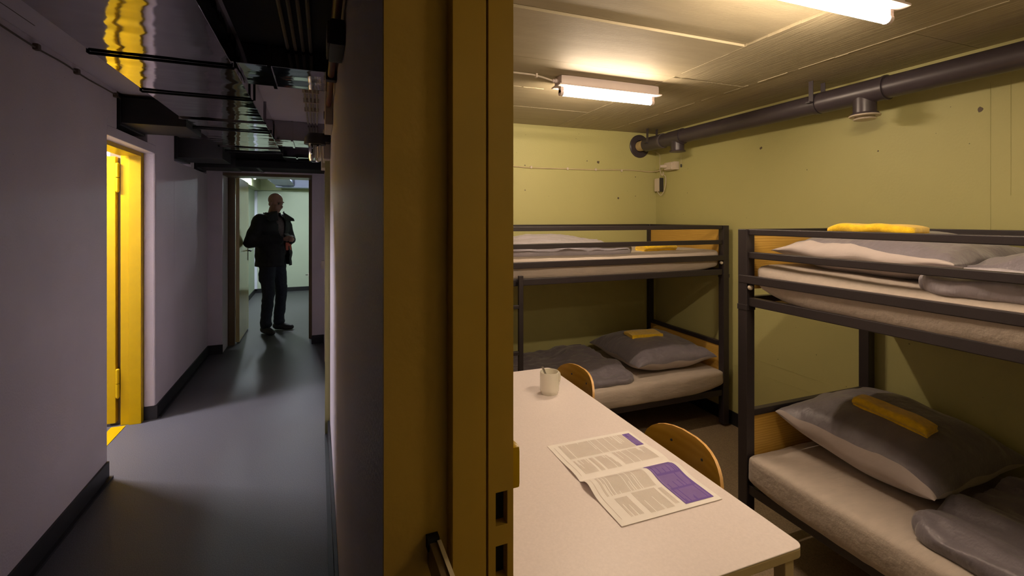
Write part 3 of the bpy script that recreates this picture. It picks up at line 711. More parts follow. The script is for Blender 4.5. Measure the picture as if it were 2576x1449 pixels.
duvet('lilac grey duvet folded on the upper bunk by the back wall', 0.74, 1.90, 2.63, 3.36, 1.252, 1.326, 1.7, 0.024, 0, edge=0.03,
      lift=lambda p: 0.055*math.exp(-((p.x-1.40)/0.3)**2)*math.exp(-((p.y-3.15)/0.2)**2)-0.02*math.exp(-((p.y-2.85)/0.08)**2))
duvet('dark grey duvet spread rumpled on the lower bunk by the back wall', 0.74, 1.90, 2.60, 3.36, 0.392, 0.455, 3.9, 0.04, 0, m='satin', edge=0.035,
      lift=lambda p: 0.06*math.exp(-((p.x-1.72)/0.2)**2)*math.exp(-((p.y-3.2)/0.25)**2))
duvet('grey satin duvet folded on the lower bunk by the right wall', 1.82, 2.62, -0.22, 1.03, 0.400, 0.475, 5.2, 0.04, 1, m='satin', edge=0.03)
duvet('lilac satin duvet folded on the upper bunk by the right wall', 1.80, 2.50, -0.22, 1.00, 1.252, 1.312, 7.4, 0.028, 1, edge=0.035)

def towel(label, loc, rz, L, W, layers, th, k, tilt=0, bend=0):
    """cloth folded in layers: a zigzag section swept along its length"""
    sec = []
    w2 = W/2-th/2
    for l in range(layers):
        zc = th*(l+0.5); s = 1 if l % 2 == 0 else -1
        xs = [-w2+2*w2*i/8 for i in range(9)]
        for x in (xs if s == 1 else xs[::-1]): sec.append((x, zc))
        if l < layers-1:
            for a in (30, 60, 90, 120, 150):
                t = math.radians(a); sec.append(((w2+th/2*math.sin(t))*s, zc+th/2-th/2*math.cos(t)))
    n = len(sec); off = []
    for i in range(n):
        a = Vector(sec[max(0, i-1)]); b = Vector(sec[min(n-1, i+1)]); d = (b-a).normalized() if (b-a).length else Vector((1, 0))
        off.append(Vector((-d.y, d.x)))
    loop = [(Vector(sec[i])+off[i]*th*0.47) for i in range(n)]+[(Vector(sec[i])-off[i]*th*0.47) for i in reversed(range(n))]
    bm = bmesh.new(); M_ = 26; rings = []
    for j in range(M_+1):
        t = j/M_; y = -L/2+L*t
        puff = 0.90+0.10*math.sin(PI*min(1, t*1.1))+0.06*noise.noise(Vector((t*4, k, 0))); hz = 0.86+0.14*math.sin(PI*t)**0.5+0.12*noise.noise(Vector((t*3, k*2, 5))); ring = []
        for i, p in enumerate(loop):
            q = Vector((p.x*puff, y, p.y*hz))
            q += Vector((noise.noise(Vector((p.x*12+k, y*12, p.y*20))), 0.5*noise.noise(Vector((p.x*9, k, p.y*30))), 1.2*noise.noise(Vector((p.x*10, y*12, k)))))*th*0.35
            q.z = max(q.z, 0.0)-bend*abs(2*t-1)**2
            ring.append(bm.verts.new(q))
        rings.append(ring)
    m_ = len(loop)
    for j in range(M_):
        for i in range(m_): bm.faces.new((rings[j][i], rings[j][(i+1) % m_], rings[j+1][(i+1) % m_], rings[j+1][i]))
    h = n
    for r_, fl in ((rings[0], 1), (rings[-1], 0)):
        for i in range(h-1):
            q = [r_[i], r_[i+1], r_[m_-2-i], r_[m_-1-i]]
            bm.faces.new(q if fl else q[::-1])
    bmesh.ops.recalc_face_normals(bm, faces=bm.faces)
    bmesh.ops.transform(bm, verts=bm.verts, matrix=Matrix.Translation(loc) @ Matrix.Rotation(rz, 4, 'Z') @ Matrix.Rotation(tilt, 4, 'X'))
    o = mk('towel', bm, M['towel'], None, smooth=True, angle=80)
    return tag(o, label, 'towel', 'yellow towels laid on the bunks')
towel('bright yellow folded towel peeking over the top rail of the right bunk', (2.13, 1.285, 1.420), math.radians(8), 0.31, 0.15, 3, 0.020, 1, bend=0.008)
towel('yellow folded towel on the pillow of the lower bunk by the right wall', (2.215, 1.275, 0.642), math.radians(6), 0.27, 0.10, 3, 0.018, 2, tilt=math.radians(8), bend=0.006)
towel('yellow folded towel on the pillow of the lower bunk by the back wall', (2.225, 3.00, 0.590), math.radians(80), 0.25, 0.17, 2, 0.016, 3)
towel('yellow folded towel lying on the sheet of the upper bunk by the back wall', (2.185, 2.80, 1.264), math.radians(88), 0.27, 0.13, 3, 0.018, 4)

# ------------------------------------------------------------------ table and what lies on it
TX0, TX1, TY0, TY1, TZ = 0.33, 1.03, 0.776, 2.176, 0.73
tb = thing('table', 'long beige laminate table with steel legs in the middle of the room', 'table', ((TX0+TX1)/2, (TY0+TY1)/2, 0))
def rrect(x0, x1, y0, y1, r, n=6):
    pts = []
    for cx, cy, a0 in ((x1-r, y1-r, 0), (x0+r, y1-r, 90), (x0+r, y0+r, 180), (x1-r, y0+r, 270)):
        for i in range(n+1):
            a = math.radians(a0+90*i/n); pts.append((cx+r*math.cos(a), cy+r*math.sin(a)))
    return pts
mk('tabletop', prism(rrect(TX0, TX1, TY0, TY1, 0.022), TZ-0.0035, TZ), M['table'], tb, bevel=0.0015)
mk('edge_band', prism(rrect(TX0, TX1, TY0, TY1, 0.022), TZ-0.026, TZ-0.0035), M['table_edge'], tb, bevel=0.003)
for x in (TX0+0.02, TX1-0.048):
    for y in (TY0+0.012, TY1-0.047):
        o = mk('leg', B(x, x+0.028, y, y+0.032, 0.01, TZ-0.026), M['table_edge'], tb, bevel=0.002)
        mk('foot_cap', B(x-0.001, x+0.029, y-0.001, y+0.033, 0, 0.02), M['bed_foot'], o)
for a in ((TX0+0.048, TX1-0.048, TY0+0.035, TY0+0.055), (TX0+0.048, TX1-0.048, TY1-0.055, TY1-0.035), (TX0+0.022, TX0+0.042, TY0+0.05, TY1-0.05), (TX1-0.042, TX1-0.022, TY0+0.05, TY1-0.05)):
    mk('apron_rail', B(*a, TZ-0.055, TZ-0.026), M['bed'], tb)
mg = thing('mug', 'white china mug with a spoon at the far end of the table', 'mug', (0.878, 1.855, TZ))
bm = bmesh.new(); lathe(bm, [(0.001, 0), (0.037, 0), (0.0385, 0.003), (0.0385, 0.009), (0.0415, 0.013), (0.042, 0.02), (0.042, 0.093), (0.0412, 0.0955), (0.039, 0.0955), (0.0385, 0.093), (0.038, 0.02), (0.03, 0.008), (0.001, 0.007)], 48)
mk('cup', bm, M['china'], mg, 'l', smooth=True)
bm = path(bmesh.new(), smooth_pts([(0.039, 0.012, 0.078), (0.060, 0.028, 0.074), (0.066, 0.033, 0.05), (0.058, 0.027, 0.026), (0.039, 0.012, 0.022)], 6), 0.0055, 10)
mk('handle', bm, M['china'], mg, 'l', smooth=True)
sp_ = thing('spoon', 'teaspoon with dark handle leaning in the white mug', 'spoon', (0.87, 1.855, TZ+0.01))
bm = bmesh.new()
P0 = Vector((0.895, 1.87, TZ+0.016)); P1 = Vector((0.846, 1.862, TZ+0.118))
d_ = (P1-P0)
for i in range(12):
    a = P0+d_*i/12; b_ = P0+d_*(i+1)/12; wd = 0.0022+0.0022*(i/12)
    box(bm, min(a.x, b_.x)-0.0012, max(a.x, b_.x)+0.0012, a.y-wd, a.y+wd, a.z, b_.z)
mk('spoon_handle', bm, M['steel'], sp_, smooth=False)
mk('spoon_bowl', ball(bmesh.new(), P0+Vector((0.002, 0, 0.004)), (0.011, 0.014, 0.004)), M['steel'], sp_, smooth=True)

# open magazine ---------------------------------------------------------------
MX0, MX1, MYs = 0.664, 0.987, 1.195
mgz = thing('magazine', 'open printed magazine with violet boxes lying on the table', 'magazine', (0.825, 1.195, TZ))
def page_z(s, side, lift=0):
    """height over the table at distance s (0..1) from the spine"""
    if side > 0: return 0.003+0.004*math.exp(-((s-0.22)/0.22)**2)*1.0-0.0012*s
    return 0.004+0.014*math.exp(-((s-0.20)/0.17)**2)-0.001*s
PW = {1: 0.226, -1: 0.212}
def page_pt(s, t, side, up=0.0):
    zz = page_z(s, side)
    if s < 0.12: zz = zz*(0.35+0.65*s/0.12)+0.0005
    fr = 1.0 if side > 0 else (1.12-0.45*t)
    zz = 0.0035+(zz-0.0035)*fr
    return Vector((MX0+(MX1-MX0)*t, MYs+side*PW[side]*(s-0.012*math.sin(PI*s)), TZ+zz+up))
def page_mesh(side, n=28, thick=True):
    bm = bmesh.new(); mN = 6
    V = [[bm.verts.new(page_pt(i/n, j/mN, side)) for j in range(mN+1)] for i in range(n+1)]
    U = [[bm.verts.new(page_pt(i/n, j/mN, side, -0.0012)) for j in range(mN+1)] for i in range(n+1)]
    for i in range(n):
        for j in range(mN):
            bm.faces.new((V[i][j], V[i+1][j], V[i+1][j+1], V[i][j+1])); bm.faces.new((U[i][j], U[i][j+1], U[i+1][j+1], U[i+1][j]))
    ring = [(i, 0) for i in range(n)]+[(n, j) for j in range(mN)]+[(i, mN) for i in range(n, 0, -1)]+[(0, j) for j in range(mN, 0, -1)]
    for a in range(len(ring)):
        p, q = ring[a], ring[(a+1) % len(ring)]
        bm.faces.new((V[p[0]][p[1]], V[q[0]][q[1]], U[q[0]][q[1]], U[p[0]][p[1]]))
    bmesh.ops.recalc_face_normals(bm, faces=bm.faces); return bm
for side in (1, -1):
    mk('page', page_mesh(side), M['paper'], mgz, smooth=True)
    bm = bmesh.new(); sd = side
    for q in range(2):
        y0 = MYs+sd*0.10; y1 = MYs+sd*(PW[sd]*0.985-0.001*q)
        box(bm, MX0+0.0015*(q+1), MX1-0.001*q, min(y0, y1), max(y0, y1), TZ+0.0002+0.0008*q, TZ+0.0009+0.0008*q)
    mk('page_block', bm, M['paper'], mgz)
def strip(bm, side, s0, s1, t0, t1, up, n=None):
    n = n or max(1, int(abs(s1-s0)/0.04))
    prev = None
    for i in range(n+1):
        s = s0+(s1-s0)*i/n
        a = bm.verts.new(page_pt(s, t0, side, up)); b = bm.verts.new(page_pt(s, t1, side, up))
        if prev:
            f = bm.faces.new((prev[0], prev[1], b, a))
        prev = (a, b)
def patch(bm, side, s0, s1, t0, t1, up): strip(bm, side, s0, s1, t0, t1, up, 20)
def text(bm, side, s0, s1, t0, t1, pitch=0.0115, up=0.0005):
    t = t0; gap = 0
    while t < t1:
        if random.random() < 0.07: t += pitch; continue
        e = s0+(s1-s0)*(1 if random.random() < 0.85 else 0.3+0.6*random.random())
        strip(bm, side, s0, e, t, t+pitch*0.32, up); t += pitch
bm = bmesh.new()       # far page: columns run away from the spine, lines follow the page width (as printed)
text(bm, 1, 0.53, 0.93, 0.10, 0.86); text(bm, 1, 0.10, 0.47, 0.10, 0.50); text(bm, 1, 0.12, 0.49, 0.55, 0.93)
strip(bm, 1, 0.08, 0.9, 0.045, 0.048, 0.0005)
text(bm, -1, 0.08, 0.47, 0.10, 0.60); text(bm, -1, 0.53, 0.90, 0.14, 0.26); text(bm, -1, 0.50, 0.92, 0.32, 0.56); text(bm, -1, 0.53, 0.88, 0.585, 0.62)
strip(bm, -1, 0.05, 0.9, 0.045, 0.048, 0.0005)
o = mk('printed_text', bm, M['ink'], mgz); o['kind'] = 'stuff'
bm = bmesh.new(); patch(bm, 1, 0.55, 0.93, 0.86, 0.975, 0.0006) if False else patch(bm, 1, 0.54, 0.92, 0.875, 0.965, 0.0007)
mk('violet_box', bm, M['violet'], mgz)
bm = bmesh.new(); patch(bm, -1, 0.035, 0.93, 0.66, 0.955, 0.0007)
mk('violet_box', bm, M['violet'], mgz)
bm = bmesh.new()
text(bm, 1, 0.57, 0.89, 0.885, 0.955, 0.0115, 0.0009)
text(bm, -1, 0.07, 0.30, 0.70, 0.94, 0.0115, 0.0009); text(bm, -1, 0.34, 0.60, 0.68, 0.94, 0.0115, 0.0009); text(bm, -1, 0.64, 0.90, 0.70, 0.94, 0.0115, 0.0009)
strip(bm, -1, 0.06, 0.9, 0.672, 0.678, 0.0009)
o = mk('printed_text', bm, M['violet_ink'], mgz); o['kind'] = 'stuff'

# ------------------------------------------------------------------ plywood chairs
def chair(label, loc, rz):
    t = thing('chair', label, 'chair', loc, rz, 'plywood chairs at the table')
    def shell(w, h, th, fn, n=30, mm=14, p=2.6):
        """superellipse plate; fn maps (a, b) to a point and gives its normal direction"""
        bm = bmesh.new(); F_ = []; Bk = []
        for i in range(mm+1):
            rr = i/mm; rowF = []; rowB = []
            for k in range(n):
                a = 2*PI*k/n; ca, sa = math.cos(a), math.sin(a)
                u = (abs(ca)**(2/p))*(1 if ca >= 0 else -1)*rr*w/2; v = (abs(sa)**(2/p))*(1 if sa >= 0 else -1)*rr*h/2
                q, nn = fn(u, v)
                rowF.append(q+nn*th/2); rowB.append(q-nn*th/2)
            F_.append(rowF); Bk.append(rowB)
        VF = [[bm.verts.new(q) for q in r] for r in F_[1:]]; VB = [[bm.verts.new(q) for q in r] for r in Bk[1:]]
        cf = bm.verts.new(F_[0][0]); cb = bm.verts.new(Bk[0][0])
        for k in range(n):
            k2 = (k+1) % n
            bm.faces.new((cf, VF[0][k], VF[0][k2])); bm.faces.new((cb, VB[0][k2], VB[0][k]))
            for i in range(len(VF)-1):
                bm.faces.new((VF[i][k], VF[i+1][k], VF[i+1][k2], VF[i][k2])); bm.faces.new((VB[i][k], VB[i][k2], VB[i+1][k2], VB[i+1][k]))
            f = bm.faces.new((VF[-1][k], VB[-1][k], VB[-1][k2], VF[-1][k2])); f.material_index = 1
        bmesh.ops.recalc_face_normals(bm, faces=bm.faces); return bm
    def backfn(u, v):      # u along y, v along z
        x = 0.205-1.05*u*u+0.10*v; return Vector((x, u, 0.652+v)), Vector((-1, -2*1.05*u, 0.10)).normalized()
    def seatfn(u, v):
        z = 0.452+0.25*u*u*0.6-0.02*math.exp(-((v+0.2)/0.08)**2); return Vector((v*1.0, u, z)), Vector((0, 0, 1))
    mk('backrest', shell(0.385, 0.215, 0.010, backfn), [M['ply'], M['ply_edge']], t, 'l', smooth=True, angle=50)
    mk('seat', shell(0.39, 0.38, 0.011, seatfn), [M['ply'], M['ply_edge']], t, 'l', smooth=True, angle=50)
    for s in (-1, 1):
        for pts, nm in (([(0.13, s*0.155, 0.438), (0.185, s*0.17, 0.01)], 'leg'), ([(-0.13, s*0.155, 0.438), (-0.17, s*0.17, 0.01)], 'leg')):
            mk(nm, path(bmesh.new(), pts, 0.011, 12), M['steel'], t, 'l', smooth=True)
        mk('back_upright', path(bmesh.new(), smooth_pts([(0.05, s*0.12, 0.44), (0.18, s*0.115, 0.45), (0.215, s*0.11, 0.50), (0.212, s*0.10, 0.68)], 6), 0.009, 12), M['steel'], t, 'l', smooth=True)
        q_, n_ = backfn(s*0.075, 0.053)
        bm = cyl(bmesh.new(), q_+n_*0.003, q_+n_*0.0075, 0.0055, 0.004, seg=12)
        mk('screw', bm, M['red_dark'], t, 'l', smooth=True)
    mk('seat_frame', B(-0.13, 0.13, -0.16, 0.16, 0.425, 0.440), M['steel'], t, 'l', bevel=0.004)
    return t
c1 = chair('varnished plywood chair at the table, in front beside the magazine', (0.925, 1.28, 0), 0)
dup(c1, (0.925, 2.035, 0), 0, 'varnished plywood chair at the table end beside the mug')

# ------------------------------------------------------------------ corridor ducts and installations
dm = thing('air_duct', 'long galvanised air duct under the corridor ceiling', 'duct', (-0.55, 3, 2.12), sp='c')
for i, (a, b_) in enumerate(((-1.8, 0.3), (0.305, 2.19), (2.195, 3.40), (3.405, 4.60), (4.605, 5.97))):
    mk('duct_section', B(-0.779, -0.32, a, b_, 2.12, 2.255), M['galv'], dm, 'c', bevel=0.002)
for c in (0.3, 3.40, 4.60):
    mk('joint_flange', B(-0.787, -0.312, c-0.004, c+0.008, 2.112, 2.262), M['galv'], dm, 'c')
for c, r in ((2.185, 0.008), (2.75, 0.010), (3.73, 0.008), (4.9, 0.008)):
    hg = thing('duct_hanger', 'black hanger rod crossing under the duct', 'hanger', (-0.55, c, 2.10), sp='c', group='rods under the corridor duct')
    r *= 0.72
    if c != 2.75:
        mk('rod', path(bmesh.new(), [(-0.786, c, 2.135), (-0.786, c, 2.122-r), (-0.782, c, 2.1195-r), (-0.317, c, 2.1195-r), (-0.313, c, 2.122-r), (-0.313, c, 2.135)], r, 8), M['black'], hg, 'c', smooth=True)
        continue
    bm = path(bmesh.new(), [(-0.789, c, CEIL), (-0.789, c, 2.124-r), (-0.784, c, 2.1195-r*0.8), (-0.315, c, 2.1195-r*0.8), (-0.308, c, 2.124-r), (-0.308, c, CEIL)], r*0.8, 8)
    mk('rod', bm, M['black'], hg, 'c', smooth=True)
lb = ['black hanger rod under the duct, frontmost', 'double black hanger rod with bent end under the duct', 'black hanger rod under the duct above the yellow door', 'black hanger rod under the duct near the far doorway']
for o, l in zip([o for o in C.objects if o.name.startswith('duct_hanger')], lb): o['label'] = l
for (c0, c1_, z0, lab, n0) in ((2.22, 2.55, 2.15, 'galvanised cross duct in front of the pale ceiling patch', -0.32), (4.06, 4.42, 2.12, 'dark cross duct beyond the pale ceiling patch', -0.32), (5.0, 5.25, 2.10, 'galvanised cross duct near the far doorway', -0.32)):
    t = thing('cross_duct', lab, 'duct', ((n0+0.06)/2, c0, z0), sp='c', group='short cross ducts')
    mk('duct_body', B(n0+0.002, 0.06, c0, c1_, z0, 2.27), M['galv'], t, 'c', bevel=0.002)
    mk('joint_flange', B(n0+0.12, n0+0.135, c0-0.01, c1_+0.01, z0-0.01, 2.272), M['galv'], t, 'c')
for (c0, c1_, z0, z1, lab) in ((3.56, 3.98, 2.09, 2.25, 'dark branch duct entering the opening above the yellow door'), (4.80, 5.22, 2.03, 2.20, 'dark branch duct entering the second wall opening'), (5.50, 5.90, 2.02, 2.20, 'dark branch duct entering the last wall opening')):
    t = thing('branch_duct', lab, 'duct', (-1.0, c0, z0), sp='c', group='branch ducts')
    mk('duct_body', B(-1.31, -0.785, c0, c1_, z0, z1), mat('dark_duct_paint', (0.007, 0.006, 0.006, 1), 0.5, noise_scale=6), t, 'c', bevel=0.003)
    mk('collar', B(-1.20, -1.12, c0-0.015, c1_+0.015, z0-0.015, z1+0.01), M['base'], t, 'c', bevel=0.003)
    mk('packing', B(-1.314, -1.25, c0-0.04, c0+0.12, z0-0.04, z0+0.12), M['cable'], t, 'c')
t = thing('air_duct', 'black insulated duct crossing the corridor right before the far doorway', 'duct', (-0.5, 5.75, 2.03), sp='c')
mk('duct_body', B(-1.12, 0.07, 5.50, 5.985, 2.035, 2.112), M['black'], t, 'c', bevel=0.01)
mk('duct_body', B(-0.31, 0.07, 5.40, 5.985, 2.113, 2.27), M['black'], t, 'c', bevel=0.01)
mk('duct_body', B(-1.12, -0.79, 5.40, 5.985, 2.113, 2.27), M['black'], t, 'c', bevel=0.01)
mk('hanger_strap', B(-0.6, -0.57, 5.49, 5.986, 2.028, 2.036), M['red_dark'], t, 'c')
# clipped cable high on the left wall
t = thing('wall_cable', 'thin cable clipped along the top of the corridor wall', 'cable', (-1.11, 2, 2.235), sp='c')
mk('cable_run', path(bmesh.new(), smooth_pts([(-1.116, c, 2.238-0.006*(i % 2)) for i, c in enumerate([0.5, 1.0, 1.5, 2.0, 2.3, 2.6, 2.85, 3.1, 3.5])]+[(-1.15, 3.6, 2.22), (-1.2, 3.8, 2.21)], 4), 0.004), M['cable_dark'], t, 'c', smooth=True)
for c in (1.75, 2.02, 2.30, 2.62, 2.98, 3.46):
    mk('cable_clip', softbox(-1.125, -1.104, c-0.014, c+0.014, 2.222, 2.250, 0.004, (3, 3, 3)), M['cable_dark'], t, 'c', smooth=True)
# cable bundle on the corridor ceiling
t = thing('cable_bundle', 'bundle of pale cables clipped under the corridor ceiling', 'cable bundle', (-0.04, 3.3, 2.25), sp='c')
for k in range(4):
    n_ = -0.075+k*0.022
    mk('cable_run', path(bmesh.new(), smooth_pts([(n_, 2.58, 2.255), (n_, 2.85, 2.25), (n_+0.004*math.sin(k*3), 3.4, 2.254), (n_, 4.0, 2.252)], 6), 0.0062), M['cable_grey'], t, 'c', smooth=True)
for k in range(4): mk('conduit_run', path(bmesh.new(), [(-0.13+k*0.03, 1.1, 2.228), (-0.12+k*0.03, 2.2, 2.228)], 0.007), M['cable_dark'], t, 'c', smooth=True)
for c in (2.78, 3.0, 3.25, 3.52):
    mk('cable_clip', B(-0.088, 0.004, c-0.006, c+0.006, 2.243, 2.2745), M['cream'], t, 'c', bevel=0.002)
t = thing('conduit', 'red brown conduit high on the partition wall of the corridor', 'conduit', (0.05, 3.0, 2.13), sp='c')
mk('pipe_run', path(bmesh.new(), [(0.052, 1.2, 2.13), (0.052, 3.15, 2.13)], 0.014, 14), M['duct_red'], t, 'c', smooth=True)
for c in (2.2, 3.05): mk('pipe_clip', B(0.03, 0.0755, c-0.02, c+0.02, 2.108, 2.152), M['red_dark'], t, 'c', bevel=0.003)
t = thing('junction_box', 'dim junction box high on the partition wall, nearest the viewer', 'junction box', (0.05, 1.6, 2.0), sp='c')
mk('box_body', softbox(0.030, 0.0755, 1.48, 1.66, 2.02, 2.10, 0.006, (4, 8, 6)), M['red_dark'], t, 'c', smooth=True)
mk('box_lid', softbox(0.023, 0.032, 1.49, 1.65, 2.025, 2.095, 0.004, (2, 8, 6)), M['cable_dark'], t, 'c', smooth=True)
t = thing('cable_trunking', 'pale cable trunking boxes stacked beside the jar lamp', 'trunking', (0.05, 3.4, 1.85), sp='c')
for (a, b_, z0, z1, n0) in ((2.75, 3.1, 2.02, 2.24, 0.035), (3.35, 3.6, 1.90, 2.10, 0.03), (3.65, 3.85, 1.87, 2.08, 0.02)):
    mk('trunking_box', B(n0, 0.0755, a, b_, z0, z1), M['cream'], t, 'c', bevel=0.004)
t = thing('jar_lamp', 'unlit jar lamp with black cap hanging on the partition wall', 'lamp', (-0.02, 3.42, 1.9), sp='c')
bm = bmesh.new(); lathe(bm, [(0.002, 0.075), (0.045, 0.07), (0.062, 0.045), (0.066, 0.01), (0.066, 0.0), (0.01, 0.0)], 32, (-0.02, 3.30, 1.985)); mk('cap', bm, M['red_dark'], t, 'c', smooth=True)
mk('wall_arm', B(-0.02, 0.0755, 3.28, 3.36, 2.0, 2.06), M['red_dark'], t, 'c', bevel=0.006)
bm = bmesh.new(); lathe(bm, [(0.040, 0.0), (0.040, -0.09), (0.034, -0.108), (0.018, -0.115), (0.001, -0.116)], 32, (-0.02, 3.30, 1.985)); mk('glass_jar', bm, M['glass'], t, 'c', smooth=True)
bm = bmesh.new(); [cyl(bm, (-0.032+0.012*k, 3.30, 1.985), (-0.032+0.012*k, 3.30, 1.895), 0.004, seg=12) for k in range(3)]; mk('lamp_tube', bm, M['china'], t, 'c', smooth=True)
t = thing('light_switch', 'small cream switch with cable on the partition near the far doorway', 'switch', (0.06, 5.45, 0.97), sp='c')
mk('switch_box', softbox(0.030, 0.0755, 5.38, 5.47, 0.955, 1.045, 0.006, (4, 6, 6)), M['cream'], t, 'c', smooth=True)
mk('rocker', softbox(0.024, 0.032, 5.405, 5.445, 0.975, 1.025, 0.003, (2, 4, 4)), M['cream'], t, 'c', smooth=True)
mk('cable_run', path(bmesh.new(), [(0.066, 5.42, 1.04), (0.066, 5.42, 2.0)], 0.006), M['cream'], t, 'c', smooth=True)
t = thing('conduit', 'brown conduit strip running down the partition beyond the jar lamp', 'conduit', (0.06, 4.4, 0), sp='c')
mk('strip_body', B(0.050, 0.0755, 4.36, 4.41, 0.25, 2.05), M['cable_dark'], t, 'c', bevel=0.004)

# ------------------------------------------------------------------ far room details
t = thing('air_duct', 'blue grey duct with grille under the far room ceiling', 'duct', (0, 9.9, 2.1), sp='c')
mk('duct_body', B(-0.75, 1.9, 9.85, 10.15, 2.10, 2.262), M['vent_blue'], t, 'c', bevel=0.004)
mk('duct_branch', B(-0.75, -0.42, 7.0, 9.85, 2.13, 2.262), M['vent_blue'], t, 'c', bevel=0.004)
g = mk('grille_frame', box(box(box(B(-0.10, 0.30, 9.835, 9.851, 2.235, 2.255), -0.10, 0.30, 9.835, 9.851, 2.10, 2.12), -0.10, -0.08, 9.835, 9.851, 2.12, 2.235), 0.28, 0.30, 9.835, 9.851, 2.12, 2.235), mat('grille_paint', (0.55, 0.55, 0.7, 1), 0.5, noise_scale=5), t, 'c')
mk('grille_back', B(-0.08, 0.28, 9.842, 9.8505, 2.12, 2.235), M['black'], t, 'c')
for k in range(6): mk('grille_blade', B(-0.08, 0.28, 9.836, 9.842, 2.126+k*0.018, 2.132+k*0.018), M['red_dark'], t, 'c')
t = thing('wall_socket', 'cream socket with bent cable low on the far room wall', 'socket', (-0.16, 10.59, 0.3), sp='c')
sx = -0.155
mk('housing', softbox(sx-0.045, sx+0.045, 10.555, 10.599, 0.29, 0.37, 0.006, (6, 4, 6)), M['china'], t, 'c', smooth=True)
mk('cable_run', path(bmesh.new(), smooth_pts([(sx, 10.592, 0.37), (sx, 10.592, 0.45), (sx+0.02, 10.592, 0.50), (sx+0.25, 10.592, 0.51)], 5), 0.006), M['cable_dark'], t, 'c', smooth=True)
mk('side_gland', path(bmesh.new(), [(sx-0.09, 10.592, 0.325), (sx+0.09, 10.592, 0.325)], 0.007), M['cable_dark'], t, 'c', smooth=True)
t = thing('wall_socket', 'grey socket box under two thin cables on the far room wall', 'socket', (-0.10, 10.59, 1.6), sp='c')
sx = -0.115
mk('housing', softbox(sx-0.06, sx+0.05, 10.555, 10.599, 1.52, 1.62, 0.006, (6, 4, 6)), M['pipe_light'], t, 'c', smooth=True)
mk('socket_face', softbox(sx-0.03, sx+0.045, 10.545, 10.558, 1.54, 1.63, 0.006, (6, 4, 6)), M['china'], t, 'c', smooth=True)
for k in (0, 1): mk('cable_run', path(bmesh.new(), [(sx-0.02+k*0.045, 10.593, 1.62), (sx-0.01+k*0.03, 10.593, 1.75), (sx-0.01+k*0.03, 10.593, 2.07)], 0.005), M['cable_dark'], t, 'c', smooth=True)

# ------------------------------------------------------------------ the man in the far doorway
MAN = (-0.545, 6.86, 0); MR = math.radians(46)
man = thing('person', 'bald man in a black jacket and jeans standing in the far doorway looking down', 'person', MAN, MR, sp='c')
def capsule(bm, a, b, ra, rb, seg=14):
    a = Vector(a); b = Vector(b)
    cyl(bm, a, b, ra, rb, seg=seg); ball(bm, a, ra, 12); ball(bm, b, rb, 12)
def remeshed(name, bm, m, parent, voxel, smooth_n=3, cut=None, solid=0, disp=None):
    me = bpy.data.meshes.new(name); bm.to_mesh(me); bm.free()
    o = bpy.data.objects.new(name, me); C.objects.link(o)
    r = o.modifiers.new('r', 'REMESH'); r.mode = 'VOXEL'; r.voxel_size = voxel; r.use_smooth_shade = True
    s = o.modifiers.new('s', 'SMOOTH'); s.iterations = smooth_n; s.factor = 0.5
    dg = bpy.context.evaluated_depsgraph_get(); ev = o.evaluated_get(dg)
    me2 = bpy.data.meshes.new_from_object(ev)
    bpy.data.objects.remove(o); 
    b2_ = bmesh.new(); b2_.from_mesh(me2)
    if disp:
        b2_.normal_update()
        for v in b2_.verts: v.co += disp(v.co, v.normal)
    if cut:
        dead = [f for f in b2_.faces if cut(f.calc_center_median())]
        bmesh.ops.delete(b2_, geom=dead, context='FACES')
    o = mk(name, b2_, m, parent, 'l', smooth=True, angle=170)
    if solid:
        q = o.modifiers.new('t', 'SOLIDIFY'); q.thickness = solid; q.offset = -1
    return o
Hc = Vector((0.0, -0.035, 1.70))     # head centre
look = 0.30                          # head bowed towards the hands
def hp(x, y, z):                     # head local -> body local (pitch forward)
    v = Vector((x, y, z)); v = Matrix.Rotation(look, 3, 'X') @ v; v = Matrix.Rotation(math.radians(8), 3, 'Z') @ v
    return Hc+v
bm = bmesh.new()
def hball(c, r):
    tmp = bmesh.new(); ball(tmp, (0, 0, 0), r, 18)
    R = Matrix.Rotation(math.radians(8), 4, 'Z') @ Matrix.Rotation(look, 4, 'X')
    bmesh.ops.transform(tmp, verts=tmp.verts, matrix=Matrix.Translation(Hc) @ R @ Matrix.Translation(c))
    me = bpy.data.meshes.new('t'); tmp.to_mesh(me); bm.from_mesh(me); bpy.data.meshes.remove(me)
hball((0, 0.015, 0.045), (0.078, 0.098, 0.088)); hball((0, -0.02, -0.03), (0.066, 0.078, 0.085)); hball((0, -0.045, -0.085), (0.042, 0.042, 0.034))
hball((0, -0.094, -0.018), (0.015, 0.026, 0.017)); hball((0, -0.086, 0.012), (0.010, 0.016, 0.034)); hball((0, -0.078, 0.040), (0.05, 0.018, 0.012))
hball((0, -0.083, -0.055), (0.025, 0.014, 0.008)); hball((0, -0.081, -0.068), (0.022, 0.013, 0.008))
for s in (-1, 1):
    hball((s*0.078, 0.015, -0.008), (0.012, 0.022, 0.034)); hball((s*0.045, -0.055, -0.03), (0.026, 0.026, 0.03))
capsule(bm, (0, 0.03, 1.50), (0, 0.0, 1.63), 0.062, 0.056)
